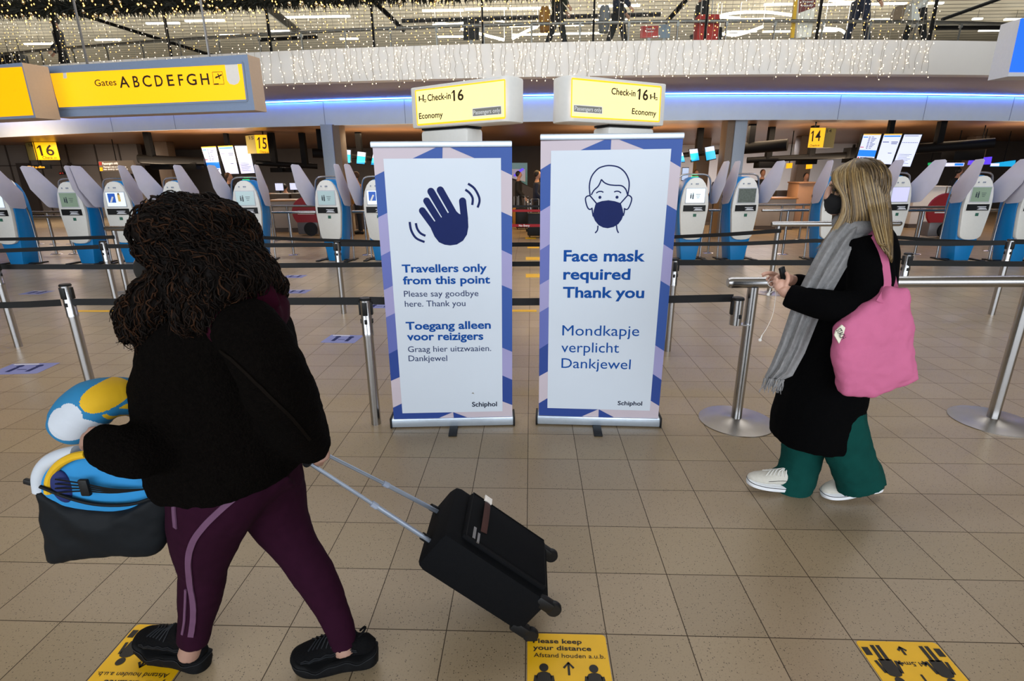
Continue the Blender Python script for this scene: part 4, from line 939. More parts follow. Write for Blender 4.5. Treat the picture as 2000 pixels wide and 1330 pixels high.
def distance_print(o, at):
    """the keep-your-distance print: u to the right, v upwards of the sheet"""
    Z = Vector((0, 0, 1)); q = MB()
    def done(nm):
        nonlocal q
        q.build(nm, STK, o, smooth=0); q = MB()
    def T(t, u0, v0, u1, cap, b): put_text(q, t, at(u0, v0), at(u1, v0), at(u0, v0+cap), b); done('lettering')
    T('Please keep', .07, .86, .69, .06, .02); T('your distance', .07, .765, .8, .06, .02); T('Afstand houden a.u.b.', .08, .665, .96, .055, .004)
    def st(pts, wd): stroke(q, [at(*p) for p in pts], wd, Z)
    st([(.5, .44), (.5, .6)], .008); st([(.44, .53), (.5, .6), (.56, .53)], .008); done('arrow_print')
    for x in (.2, .8):
        disc(q, at(x, .53), .016, Z); q.poly([at(x-.09, .43), at(x-.07, .46), at(x-.03, .475), at(x+.03, .475), at(x+.07, .46), at(x+.09, .43), at(x+.08, .25), at(x-.08, .25)])
        for d in (-.035, .035): st([(x+d, .27), (x+d, .06)], .014)
        st([(x-.095, .43), (x-.12, .27)], .011); st([(x+.095, .43), (x+.12, .27)], .011)
        sx = -.14 if x < .5 else .14; q.poly([at(x+sx-.04, .09), at(x+sx+.04, .09), at(x+sx+.04, .2), at(x+sx-.04, .2)]); done('traveller_pictogram')
    st([(.33, .3), (.4, .3)], .007); st([(.37, .33), (.335, .3), (.37, .27)], .007); done('arrow_print'); st([(.6, .3), (.67, .3)], .007); st([(.63, .33), (.665, .3), (.63, .27)], .007); done('arrow_print')
    T('1.5m', .41, .28, .59, .055, .012); st([(.5, .08), (.5, .19)], .009); st([(.45, .13), (.5, .08), (.55, .13)], .009); done('arrow_print')
g = .006
o, at = sticker('yellow keep your distance sticker under the suitcase wheels', tile(0, -1)+Vector((g, g, 0)), (1, 0, 0), (0, 1, 0), TX-2*g, TY-2*g, YS); distance_print(o, at)
o, at = sticker('yellow distance sticker under the front shoe of the person with curly hair', tile(-5, 0)+Vector((TX-g, -g, 0)), (-1, 0, 0), (0, -1, 0), TX-2*g, TY-2*g, YS); distance_print(o, at)
o, at = sticker('yellow 1.5m distance sticker alone on the tiles near the white sneakers', tile(4, 0)+Vector((TX-g, -g, 0)), (-1, 0, 0), (0, -1, 0), TX-2*g, TY-2*g, YS); distance_print(o, at)
def lilac(label, px, ang, sx=.42, sy=.28):
    p = gz(*px); u = Vector((math.cos(ang), math.sin(ang), 0)); v = Vector((-u.y, u.x, 0)); o, at = sticker(label, p-u*sx/2-v*sy/2, u, v, sx, sy, PS); q = MB()
    st = lambda pts, wd: stroke(q, [at(*p_) for p_ in pts], wd, Vector((0, 0, 1)))
    for x in (.3, .7): st([(x, .2), (x, .6)], .04); disc(q, at(x, .72), .03, Vector((0, 0, 1)))
    st([(.4, .4), (.6, .4)], .012); q.build('sticker_print', NAVY, o, smooth=0)
    q = MB(); st = lambda pts, wd: stroke(q, [at(*p_) for p_ in pts], wd, Vector((0, 0, 1))); st([(.08, .9), (.6, .9)], .02); q.build('sticker_caption', M['white_print'], o, smooth=0)
lilac('lilac distance sticker at the edge of the view beside a barrier post', (48, 720), .1); lilac('lilac distance sticker between the fleece shoulder and the waving hand banner', (669, 662), -.06, .36)
lilac('small lilac sticker in the lane behind the dark fleece, nearer one', (580, 569.5), 0, .34, .26); lilac('small lilac sticker in the lane behind the dark fleece, farther one', (576, 540), 0, .34, .26); lilac('faint lilac sticker in the glossy lane near the lobby kiosks', (72, 571.5), 0, .34, .26)
lilac('lilac sticker peeking out beside the waving hand banner below the belt', (742, 598), 0, .4, .22)
def strip_px(label, x0, x1, y0, y1, mt=YS):
    a, b, c, d = gz(x0, y1), gz(x1, y1), gz(x1, y0), gz(x0, y0); up = Vector((0, 0, .0006)); q = MB(); q.prism([p+up for p in (a, b, c, d)], (0, 0, .0015)); o = q.build('floor_tape', mt, loc=(a+c)/2, smooth=0); return tag(o, label, 'floor tape')
strip_px('yellow floor tape between the banners just behind the first belt', 1000, 1048, 605, 609); strip_px('yellow footprint marker between the banners below the second belt', 1027, 1055, 535, 542)
strip_px('yellow marker between the banners just above the second belt', 1027, 1055, 502, 508); strip_px('thin yellow marker between the banners just below the third belt', 1030, 1053, 482, 485); strip_px('pale yellow marker on the warm floor between the banners', 1026, 1047, 463.5, 467)
strip_px('long yellow floor tape behind the post by the blue pillow', 142, 232, 606, 609)
# ================================================================ CHECK-IN KIOSKS
M['scr_teal'] = mat('pale_teal_screen', '#9fb4b8', .2, 0, 0, emit='#9fb8bc', es=.45)
M['scr_grn'] = mat('grey_green_screen', '#7d9080', .2, 0, 0, emit='#80947f', es=.35)
M['scr_pale'] = mat('bright_pale_screen', '#d8e8f0', .2, 0, 0, emit='#dcecf8', es=.75)
M['scr_lil'] = mat('pale_lilac_screen', '#c0bfe0', .2, 0, 0, emit='#c0c0e8', es=.7)
M['scr_dark'] = mat('dim_picture_screen', '#5a625e', .15, 0, .3, emit='#59605c', es=.3)
M['icon'] = mat('dark_screen_icon', '#34404a', .4, 0, .02)
M['scr_pic'] = mat('yellow_picture_print', '#c8a860', .4, 0, .1, emit='#c8a860', es=.5)
M['scr_picb'] = mat('navy_picture_print', '#1d4fa8', .4, 0, .1, emit='#1d4fa8', es=.6)
M['green_led'] = mat('green_status_light', '#30d070', .4, 0, 0, emit='#30ff80', es=1.5)
M['logo'] = mat('dark_green_sticker', '#2f6a58', .5, 0, .1)
def arch(w_, y0):
    """front outline of the white shell, x / z"""
    R_ = [(0, .40), (.09, .405), (.155, .425), (.2, .47), (.215, .55), (.24, .75), (.262, .97), (.262, 1.06), (.25, 1.2), (.22, 1.34), (.17, 1.45), (.11, 1.52), (.05, 1.548), (0, 1.553)]
    P = R_+[(-x, z) for x, z in R_[-2:0:-1]]
    return [(x*w_, y0, z) for x, z in P]
def kiosk_proto():
    r = thing('check_in_kiosk', 'kiosk', 'kiosk')
    q = MB(); A = arch(1, -.12); q.prism([Vector(p)+Vector((0, .0, 0)) for p in A], (0, .07, 0)); q.build('white_shell', M['white'], r, bevel=.012)
    base = [(0, 0), (.14, 0), (.17, .2), (.21, .42), (.245, .7), (.275, .98), (.275, 1.06), (.262, 1.21), (.232, 1.35), (.18, 1.46), (.12, 1.53), (.05, 1.562), (0, 1.566)]
    B = base+[(-x, z) for x, z in base[-2::-1]]
    q = MB(); q.prism([(x, -.05, z) for x, z in B[:-1]], (0, .34, 0)); q.build('blue_body', M['kblue'], r, bevel=.015)
    q = MB(); q.box((0, -.122, 1.225), (.375, .01, .29)); q.build('screen_bezel', M['paleframe'], r, bevel=.003)
    q = MB(); q.box((0, -.128, 1.225), (.345, .006, .255)); s = q.build('screen', M['scr_teal'], r, smooth=0)
    q = MB()
    for x, h in ((-.085, .07), (-.045, .09)): q.box((x, -.1315, 1.21), (.025, .002, h)); q.box((x, -.1315, 1.21+h/2+.014), (.018, .002, .018))
    for k in range(3): q.box((.05, -.1315, 1.25-.03*k), (.09-.02*k, .002, .008))
    q.build('screen_icons', M['icon'], s, smooth=0)
    q = MB(); q.box((0, -.122, .995), (.46, .012, .14)); q.build('slot_frame', M['white'], r, bevel=.005)
    q = MB(); q.box((.0, -.128, .995), (.42, .006, .115)); sl = q.build('printer_slot', M['black'], r, smooth=0)
    q = MB(); q.prism([(-.02, -.132, .955), (.16, -.132, .955), (.12, -.132, .985), (.02, -.132, .99)], (0, -.035, 0)); q.box((.06, -.14, 1.005), (.16, .02, .016)); q.build('scanner_tray', M['paleframe'], sl, bevel=.003)
    q = MB(); q.box((.02, -.123, .865), (.06, .004, .055)); q.build('contactless_sticker', M['logo'], r, smooth=0)
    for x in (-.09, 0, .03): q = MB(); q.lathe([(.014, 0), (.014, .006), (0, .006)], (0, 0, 0), 10, M3=Matrix.Rotation(PI/2, 3, 'X')); q.v = [p+Vector((x, -.12, 1.44)) for p in q.v]; q.build('sensor', M['greypaint'] if x else M['greypaint'], r)
    P = spline([(-.29, .2, .02), (-.3, .2, .5), (-.33, .16, .95), (-.345, .1, 1.2), (-.31, .06, 1.5), (-.22, .05, 1.6), (0, .05, 1.615), (.22, .05, 1.6), (.31, .06, 1.5), (.345, .1, 1.2), (.33, .16, .95), (.3, .2, .5), (.29, .2, .02)], 5)
    q = MB(); q.tube(P, .017, 10); q.build('tube_frame', M['steel'], r)
    q = MB(); q.box((0, .1, .01), (.74, .08, .02)); q.box((-.3, .05, .012), (.08, .5, .02)); q.box((.3, .05, .012), (.08, .5, .02)); q.build('foot_plate', M['black'], r, bevel=.004)
    shp = [(0.0, .0), (.0, .27), (-.02, .3), (-.38, .71), (-.42, .74), (-.6, .75), (-.64, .72), (-.56, .34), (-.34, .03), (-.3, 0), (-.05, -.03)]
    for sx in (-1, 1):
        q = MB(); q.prism([(0, u, z) for u, z in shp], (.008, 0, 0)); Q = Matrix.Rotation(R(6)*sx, 3, 'Z')
        q.v = [Q@p+Vector((sx*.36, .12, 1.09)) for p in q.v]; q.build('privacy_screen', M['shield'], r, bevel=.002)
        q = MB(); q.box((sx*.35, .11, 1.2), (.03, .03, .05)); q.build('clamp', M['steel_dark'], r)
    return r
kp = kiosk_proto(); GK = 'check-in kiosks'
KI = [((38, 516), -4, 'check-in kiosk at the edge of the view with a picture screen, nearest the lobby door', 'pic'), ((176, 514), -3, 'check-in kiosk with a grey screen beside the kiosk that shows a person in yellow', 'grn'),
      ((262, 512), 3, 'check-in kiosk showing a person in yellow, under the Passengers only sign', 'pic'), ((372, 512), -6, 'check-in kiosk whose wings show above the curly hair below the departure screens', 'teal'), 
      ((503, 509), 3, 'check-in kiosk with a green light on top under the sign 15', 'teal', 'led'), ((657, 509), -9, 'check-in kiosk with both wings open in front of the pale grey column', 'teal'), ((748, 508), -2, 'check-in kiosk half hidden by the waving hand banner', 'pic'),
      ((1343, 507), 0, 'check-in kiosk half hidden by the face mask banner, bright screen and green light', 'pale', 'led'), ((1437, 507), 9, 'check-in kiosk with a dim picture screen in front of the pale and brown column', 'dark'), ((1609, 507), 2, 'check-in kiosk right behind the black face mask of the long-haired person', 'teal'),
      ((1722, 506), 10, 'check-in kiosk with a lilac screen half hidden behind the long blonde hair', 'lil'), ((1873, 508), 3, 'check-in kiosk with a green-grey screen beside the red bag gauge', 'grn'), ((1978, 511), 6, 'outermost check-in kiosk, cut off by the edge of the view behind a barrier post', 'teal')]
def ch(o, nm): return [c for c in o.children if c.name.split('.')[0] == nm][0]
for i, k in enumerate(KI):
    g = gz(*k[0]); o = kp if i == 0 else dup(kp, g, R(k[1]), k[2], GK)
    if i == 0: o.location = g; o.rotation_euler = (0, 0, R(k[1])); o['label'] = k[2]; o['group'] = GK
KOBJ = [o for o in COL.objects if o.get('category') == 'kiosk']
for o, k in zip(KOBJ, KI):
    s = ch(o, 'screen'); s.data = s.data.copy(); s.data.materials[0] = M[{'pic': 'scr_pale', 'grn': 'scr_grn', 'teal': 'scr_teal', 'pale': 'scr_pale', 'dark': 'scr_dark', 'lil': 'scr_lil'}[k[3]]]
    ic = s.children[0]
    if k[3] in ('pic', 'dark', 'lil'):
        bpy.data.objects.remove(ic)
        if k[3] == 'pic':
            q = MB(); q.box((-.07, -.1315, 1.25), (.14, .002, .17), mi=0); q.box((.07, -.132, 1.25), (.05, .002, .13), mi=1); q.box((.07, -.132, 1.325), (.035, .002, .04), mi=3); q.prism([(-.12, -.1335, 1.17), (-.08, -.1335, 1.17), (-.03, -.1335, 1.27), (-.06, -.1335, 1.28)], (0, .001, 0), 2)
            p = q.build('screen_picture', [M['scr_picb'], M['scr_pic'], M['white_print'], M['colbrown']], smooth=0); p.parent = s
    if len(k) > 4:
        q = MB(); q.box((0, .02, 1.565), (.12, .04, .014)); p = q.build('status_light', M['green_led'], smooth=0); p.parent = o
bpy.context.view_layer.update()

# steel rails between the kiosks, black rails farther back
def low_rail(label, x0, x1, y, Y, posts_, mt='steel', r=.03):
    a, b = gy(x0, y, Y), gy(x1, y, Y); b.z = a.z; o = thing('queue_rail', label, 'handrail', (a.x, a.y, 0)); q = MB(); q.tube([a, b], r, 12); q.build('rail', M[mt], o)
    for f in posts_: p = a.lerp(b, f); q = MB(); q.tube([(p.x, p.y, 0), p], r*.85, 12); q.lathe([(0, 0), (.12, 0), (.1, .012), (0, .014)], (p.x, p.y, 0), 20); q.build('rail_post', M[mt], o)
low_rail('steel rail between the two kiosks nearest the lobby', 60, 132, 424, 11.6, (.45, .95)); low_rail('steel rail between the two kiosks below the sign 15', 520, 617, 415, 11.4, (.45,))
low_rail('steel rail between the pale column kiosk and the waving hand banner', 688, 730, 413.5, 11.4, (.55,)); low_rail('steel rail between the two kiosks beside the face mask banner', 1384, 1418, 411, 11.6, (.2,))
low_rail('steel rail behind the far handrail by the face mask of the long-haired person', 1488, 1592, 411, 11.4, (.5,)); low_rail('steel rail in front of the red bag gauge', 1757, 1856, 411, 11.4, (.48,)); low_rail('steel rail between the two outermost kiosks', 1930, 1975, 411, 11.8, (.5,))
low_rail('dark rail farther back behind the lobby kiosks', 20, 150, 415, 13.4, (.3, .55, .8), 'steel_dark'); low_rail('dark rail in front of the grey desk under the sign 15', 525, 625, 402.5, 14, (.05, .35, .95), 'steel_dark'); low_rail('dark rail in front of the pale desk by the long-haired person', 1480, 1600, 400.5, 14, (.4, .75), 'steel_dark')
low_rail('dark rail behind the steel rail of the red bag gauge', 1750, 1850, 405, 13.6, (.5,), 'steel_dark')

# desks
M['desk'] = mat('grey_desk_front', '#a39a92', .5, 0, .04, 3); M['deskdark'] = mat('dark_desk_base', '#574c46', .6, 0, .05); M['wood'] = mat('warm_wood_top', '#a87b52', .4, 0, .1, 8, stretch=(1, 8, 1)); M['peach'] = mat('peach_wood_cabinet', '#b98d6c', .5, 0, .06, 4); M['leather'] = mat('dark_seat', '#3a302c', .5, 0, .08)
def desk(label, x0, x1, Y, ytop, y_bot, front='desk', depth=.8, top='wood'):
    a, b = gy(x0, ytop, Y), gy(x1, ytop, Y); zt = (a.z+b.z)/2; cx, wd = (a.x+b.x)/2, b.x-a.x; o = thing('check_in_desk', label, 'desk', (cx, Y+depth/2, 0))
    q = MB(); q.box((cx, Y+depth/2, .12+(zt-.12)/2), (wd, depth, zt-.12)); q.build('desk_body', M[front], o, bevel=.01); q = MB(); q.box((cx, Y+depth/2, .06), (wd*.99, depth*.96, .12)); q.build('plinth', M['deskdark'], o)
    q = MB(); q.box((cx, Y+depth/2-.03, zt+.02), (wd+.06, depth+.06, .04)); q.build('desktop', M[top], o, bevel=.006); return o
desk('long grey check-in desk under the sign 15', 522, 622, 16.2, 393, 445); desk('pale check-in desk beside the long-haired person in black', 1482, 1556, 16.4, 389, 440); desk('tall peach cabinet desk beside the pale check-in desk', 1561, 1598, 16.8, 358, 440, 'peach', .7, 'peach')
desk('white desk behind the red bag gauge', 1790, 1852, 16.8, 366, 430, 'wallwhite', .9, 'paleframe'); desk('dark desk in front of the lobby wall', 275, 400, 17.5, 396, 440, 'deskdark'); desk('dark desk behind the kiosk of the pale column', 690, 745, 17, 390, 440, 'deskdark'); desk('low grey desk behind the long blonde hair', 1700, 1755, 17.2, 395, 440, 'desk')
desk('counter with a wood top behind the kiosk beside the face mask banner', 1310, 1400, 18, 382, 440, 'deskdark')
def monitor(label, px, py, Y, w_=.42, h_=.3, mt='scr_white', zb=None):
    p = gy(px, py, Y); o = thing('desk_monitor', label, 'monitor', p); q = MB(); q.box((p.x, p.y, p.z), (w_, .04, h_)); q.build('casing', M['black'], o, bevel=.006); q = MB(); q.box((p.x, p.y-.022, p.z), (w_*.93, .004, h_*.9)); q.build('display', M[mt], o, smooth=0)
    q = MB(); zb = p.z-h_/2-.12 if zb is None else zb; q.box((p.x, p.y+.03, (p.z-h_/2+.02+zb)/2), (.06, .03, p.z-h_/2+.02-zb)); q.box((p.x, p.y+.02, zb+.0075), (.2, .14, .015)); q.build('stand', M['black'], o)
monitor('white monitor on the dark desk in front of the lobby wall', 317, 379, 17.8, .5, .3, 'scr_white', gy(320, 396, 17.5).z+.035); monitor('pale monitor behind the person in navy at the far counter under the thin duct', 546, 365, 18.95, .3, .26, 'scr_white', gy(550, 380, 18.75).z+.035); monitor('pale monitor beside the two seated people under the thin duct', 574, 364, 18.95, .28, .24, 'scr_white', gy(550, 380, 18.75).z+.035); monitor('slim pale monitor standing behind the black-boxed counter by the face mask banner', 1338, 340, 18.35, .22, .42, 'scr_lilac', gy(1340, 382, 18).z+.035)
desk('far counter with pale monitors under the thin duct', 512, 604, 18.75, 380, 440, 'deskdark', .5)
def seat_block(label, x0, x1, y0, y1, Y):
    a, b = gy(x0, y1, Y), gy(x1, y0, Y); q = MB(); q.box(((a.x+b.x)/2, Y+.3, b.z/2), (b.x-a.x, .5, b.z)); o = q.build('waiting_bench', M['leather'], loc=((a.x+b.x)/2, Y+.3, 0), bevel=.05); return tag(o, label, 'bench')
seat_block('dark padded bench behind the grey desk under the sign 15', 526, 562, 378, 392, 17.6); seat_block('dark padded bench beside the first one behind the grey desk', 567, 596, 377, 392, 17.65); seat_block('dark padded bench behind the pale check-in desk', 1517, 1560, 372, 386, 17.8)
# red round bag gauges
M['redgauge'] = mat('red_gauge_panel', '#9c1f28', .4, 0, .04); M['greyg'] = mat('grey_gauge_frame', '#6d6a6c', .4, .3, .05)
def gauge(label, px, Y, s):
    p = gz(*px) if Y is None else gy(px[0], px[1], Y); p.z = 0; o = thing('bag_gauge', label, 'bag gauge', p)
    q = MB(); q.lathe([(0, -.04), (.42*s, -.04), (.44*s, 0), (.42*s, .04), (0, .04)], (0, 0, 0), 30, M3=Matrix.Rotation(PI/2, 3, 'X')); q.v = [v+p+Vector((0, 0, .68*s)) for v in q.v]; d = q.build('red_panel', M['redgauge'], o)
    q = MB()
    for z in (.72, .64): q.box(p+Vector((0, -.045, z*s)), (.5*s, .002, .025*s))
    q.build('panel_print', M['white_print'], d, smooth=0)
    q = MB(); q.box(p+Vector((.0, .1, .22*s)), (.62*s, .3, .36*s)); q.build('cage', M['greyg'], o, bevel=.03)
    q = MB(); q.lathe([(.12*s, -.02), (.2*s, -.02), (.2*s, .02), (.12*s, .02)], (0, 0, 0), 20, M3=Matrix.Rotation(PI/2, 3, 'X')); q.v = [v+p+Vector((.1, -.08, .2*s)) for v in q.v]; q.build('wheel', M['black'], o)
    q = MB(); q.box(p+Vector((.06, .02, 1.12*s)), (.2, .06, .3*s)); q.build('label_holder', M['steel_dark'], o, bevel=.01)
gauge('round red bag gauge behind the steel rail beside the outer kiosks', (1832, 462), 14.2, 1.0); gauge('round red bag gauge behind the steel rail by the pale column kiosk', (603, 450), 15.2, .95)
# retail glimpses
M['teal_glass'] = mat('teal_glass_panel', '#5f9a96', .2, 0, .05); 
def slab_px(name, label, cat, x0, x1, y0, y1, Y, mt, th=.1):
    a, b = gy(x0, y1, Y), gy(x1, y0, Y); q = MB(); q.box(((a.x+b.x)/2, Y+th/2, (a.z+b.z)/2), (b.x-a.x, th, b.z-a.z)); o = q.build(name, mt, loc=((a.x+b.x)/2, Y+th/2, a.z), smooth=0); return tag(o, label, cat)
es_ = thing('escalator', 'escalator with a white and purple side seen between the banners', 'escalator', gy(1010, 420, 22)); es_.location.z = 0
def quad_px(pts, Y, mt, nm, par): q = MB(); q.prism([gy(x, y, Y) for x, y in pts], (0, .15, 0)); return q.build(nm, mt, par, smooth=0)
quad_px([(985, 318), (1030, 318), (1030, 362), (985, 335)], 22.0, M['teal_glass'], 'glass_side', es_); quad_px([(985, 330), (1026, 330), (1026, 355), (985, 344)], 21.9, M['wallwhite'], 'side_panel', es_); quad_px([(1003, 342), (1020, 328), (1024, 330), (1006, 345)], 21.8, M['purple_lit'], 'purple_stripe', es_)
quad_px([(985, 344), (1050, 372), (1050, 420), (985, 420)], 22.2, M['deskdark'], 'steps_housing', es_)
# ================================================================ DISTANT PEOPLE
def cloth(n, c, **k): return mat(n, c, .85, 0, .08, 20, **k)
SKIN = mat('skin', '#b98a72', .55, 0, .04, 40); HAIRD = mat('dark_hair', '#1c1512', .6, 0, .2, 80); HAIRB = mat('brown_hair', '#4a3020', .6, 0, .2, 80)
BLK = cloth('black_cloth', '#17181c'); NVY = cloth('navy_cloth', '#1c2338'); GRN = cloth('dark_green_cloth', '#20261c'); GREYC = cloth('grey_cloth', '#6f7278'); TANC = cloth('ochre_cloth', '#9a6a28'); WHT = cloth('white_cloth', '#d8d6d4'); REDC = cloth('red_shell', '#a32a26'); JEAN = cloth('dark_denim', '#23283a')
def person(label, p, rz, top, legs, hair, h=1.7, pose='walk', vox=.022):
    """simple standing / walking / sitting figure facing -Y before rotation; one continuous body, hair and clothes as children"""
    s = h/1.75; z0 = 0 if pose != 'sit' else -.38
    X = lambda *pts: [Vector(a)*s+Vector((0, 0, z0)) for a in pts]
    st = .2 if pose == 'walk' else .04
    hip, kn = 0.92, .5
    if pose == 'sit': L = [X((x, 0, .9), (x, -.42, .86), (x, -.43, .64), (x, -.44, .47), (x, -.58, .43)) for x in (-.1, .1)]
    else: L = [X((x*.95, 0, .92), (x, -d*.5, .5), (x, -d*(1 if d > 0 else 1.3), .09), (x, -d-.13, .04)) for x, d in ((-.1, st), (.1, -st))]
    tors = X((0, .0, .86), (0, .01, 1.0), (0, .0, 1.2), (0, -.0, 1.38), (0, .01, 1.46), (0, .0, 1.53))
    arms = [X((x*.18, .01, 1.42), (x*.26, .03, 1.15), (x*.27, -.06-.1*(pose != 'stand'), .95), (x*.26, -.12-.12*(pose != 'stand'), .84)) for x in (-1, 1)]
    r = thing('person', label, 'person', (0, 0, 0))
    q = MB()
    for l in L: q.tube(l, [.085*s, .06*s, .04*s, .035*s] if len(l) == 4 else [.085*s, .08*s, .06*s, .04*s, .035*s], 10)
    q.tube(tors, [(.14*s, .1*s), (.14*s, .1*s), (.16*s, .11*s), (.18*s, .11*s), (.1*s, .07*s), (.055*s, .055*s)], 14, up=(1, 0, 0))
    for a in arms: q.tube(a, [.06*s, .05*s, .035*s, .035*s], 8); q.ball(a[-1]+Vector((0, -.03, -.03)), (.03*s, .04*s, .05*s), 0, 8, 6)
    q.tube(X((0, 0, 1.5), (0, -.01, 1.6)), .05*s, 10); q.ball(X((0, -.02, 1.66))[0], (.075*s, .095*s, .115*s), 0, 14, 10); q.ball(X((0, -.115, 1.65))[0], (.014*s, .02*s, .02*s), 0, 8, 6)
    q.build('body', SKIN, r, remesh=vox*.8, smooth_it=2, smooth=180)
    q = MB(); q.tube(tors[:5], [(.165*s, .125*s), (.16*s, .125*s), (.18*s, .13*s), (.2*s, .13*s), (.1*s, .085*s)], 14, up=(1, 0, 0))
    for a in arms: q.tube(a[:3]+[a[2].lerp(a[3], .6)], [.08*s, .066*s, .055*s, .048*s], 10)
    q.build('jacket', top, r, remesh=vox, smooth_it=3, smooth=180)
    q = MB()
    for l in L: q.tube(l[:-1], [.105*s, .075*s, .058*s] if len(l) == 4 else [.105*s, .095*s, .075*s, .055*s], 10)
    q.tube(X((0, .0, .84), (0, .0, .98)), [(.155*s, .115*s), (.15*s, .11*s)], 12, up=(1, 0, 0)); q.build('trousers', legs, r, remesh=vox, smooth_it=2, smooth=180)
    q = MB()
    for l in L: a = l[-2]; q.tube([Vector((a.x, a.y+.07, l[-1].z)), Vector((a.x, a.y-.05, l[-1].z+.02)), Vector((a.x, a.y-.19, l[-1].z))], [(.045, .04), (.05, .055), (.04, .03)], 8)
    q.build('shoes', M['black'], r)
    q = MB(); c = X((0, .015, 1.69))[0]; q.ball(c, (.088*s, .1*s, .105*s), 0, 12, 8); 
    q.build('hair', hair, r, remesh=vox*.7, smooth_it=1, smooth=180)
    r.location = p; r.rotation_euler = (0, 0, rz); return r
bpy.context.view_layer.update()
def on(px, Y, z=0.0): a = gy(px, 400, Y); return Vector((a.x, Y, z))
LEFT, RIGHT, AWAY = -PI/2, PI/2, PI
person('person in black walking past the escalator with a suitcase, between the banners', on(1013, 19), RIGHT, BLK, BLK, HAIRD)
def stool(label, p):
    r = thing('stool', label, 'stool', p); q = MB(); q.lathe([(0, .36), (.19, .36), (.2, .4), (0, .42)], p, 20); q.build('seat', M['black'], r); q = MB(); q.tube([p, p+Vector((0, 0, .37))], .03, 8); q.lathe([(0, 0), (.2, 0), (.18, .02), (0, .02)], p, 20); q.build('stand', M['steel_dark'], r)
def small_case(label, px, Y, z, d, mt, name='suitcase', yoff=0):
    p = on(px, Y, z); r = thing(name, label, 'suitcase', p); q = MB(); q.box(p+Vector((0, 0, d[2]/2+.05)), d); q.build('shell', mt, r, bevel=.04)
    for sx in (-1, 1): q = MB(); q.lathe([(.0, -.012), (.025, -.012), (.025, .012), (0, .012)], (0, 0, 0), 12, M3=Matrix.Rotation(PI/2, 3, 'Y')); q.v = [v+p+Vector((sx*d[0]*.35, 0, .025)) for v in q.v]; q.build('wheel', M['black'], r)
    q = MB(); q.tube([p+Vector((-d[0]*.25, d[1]*.3, d[2])), p+Vector((-d[0]*.25, d[1]*.3, d[2]+.4)), p+Vector((d[0]*.25, d[1]*.3, d[2]+.4)), p+Vector((d[0]*.25, d[1]*.3, d[2]))], .012, 6); q.build('pull_handle', M['steel_dark'], r); return r
small_case('dark suitcase beside the person in black between the banners', 1019, 16.8, 0, (.38, .26, .6), M['black']); small_case('yellow suitcase edge beside the dark suitcase between the banners', 1007, 17.6, 0, (.2, .26, .55), TANC)
person('person in dark clothes half hidden by the face mask banner, far end of the passage', on(1049, 16), RIGHT, NVY, BLK, HAIRD); small_case('black suitcase half hidden by the face mask banner', 1045, 14.6, 0, (.4, .3, .6), M['black'])
person('seated person in navy with brown hair at the far counter under sign 15', on(523, 20.0), AWAY, NVY, BLK, HAIRB, pose='sit'); person('seated person in black at the far counter beside the person in navy', on(561, 20.0), AWAY, BLK, BLK, HAIRD, pose='sit')
person('person with brown hair standing beside the departure screens behind the kiosk wings', on(455, 16), RIGHT, BLK, BLK, HAIRB, pose='stand'); person('person in ochre behind the kiosk of the pale column', on(700, 15.6), LEFT, TANC, BLK, HAIRB, pose='stand')
person('person behind the counter beside the two cyan screens', on(1354, 19.2), 0, BLK, BLK, HAIRB, pose='stand'); person('person in dark blue behind the pale and brown column kiosk wing', on(1404, 16), AWAY, NVY, BLK, HAIRD, pose='stand')
person('person with red-brown hair behind the tall kiosk wing by the pale check-in desk', on(1482, 19), 0, BLK, BLK, HAIRB, pose='stand'); person('dark-haired person behind the peach cabinet desk under sign 14', on(1566, 18.6, -.12), 0, BLK, BLK, HAIRD, pose='stand'); person('person in black standing in the shop behind the red bag gauge', on(1858, 20), RIGHT, BLK, BLK, HAIRD, pose='stand')
person('person in black sitting in the dark lobby corner below the wide duct', on(268, 19), LEFT, BLK, BLK, HAIRD, pose='stand')
# upstairs, seen through the glass
def up(px, Y): a = gy(px, 60, Y); return Vector((a.x, Y, ZT+.02))
person('person upstairs leaning on the balustrade under the garland, dark coat', up(112, 16.2), LEFT+.6, BLK, BLK, HAIRD)
person('person upstairs in a dark green coat with a brown backpack', up(1088, 12.9), RIGHT, GRN, BLK, HAIRD); person('person upstairs in a navy jacket with a grey backpack', up(1206, 13.1), RIGHT, NVY, BLK, HAIRD)
person('person upstairs in dark clothes sitting beside the red suitcase', up(1366, 13.3), RIGHT, BLK, BLK, HAIRD, pose='sit'); person('person upstairs in navy beside the hanging brown sail', up(1676, 13), RIGHT, NVY, NVY, HAIRD)
person('person upstairs with a pale bag and dark trousers at the end of the fairy lights', up(1787, 13.6), LEFT, WHT, BLK, HAIRB)
def pack(name, label, px, py, Y, d, mt, cat):
    p = gy(px, py, Y); q = MB(); q.tube([p-Vector((0, 0, d[2]/2)), p-Vector((0, 0, d[2]/4)), p+Vector((0, 0, d[2]/4)), p+Vector((0, 0, d[2]/2))], [(d[0]*.4, d[1]*.4), (d[0]/2, d[1]/2), (d[0]/2, d[1]/2), (d[0]*.35, d[1]*.35)], 14, up=(1, 0, 0), power=3); o = q.build(name, mt, loc=p-Vector((0, 0, d[2]/2))); return tag(o, label, cat)
pack('backpack', 'brown backpack worn by the person in the dark green coat upstairs', 1064, 38, 12.9, (.24, .3, .45), TANC, 'backpack'); pack('backpack', 'grey backpack worn by the person in the navy jacket upstairs', 1180, 38, 13.1, (.24, .3, .5), GREYC, 'backpack')
stool('round black stool under the person sitting beside the red suitcase upstairs', up(1366, 13.3))
small_case('red suitcase upstairs beside the sitting person', 1348, 12.7, ZT, (.45, .3, .6), REDC)
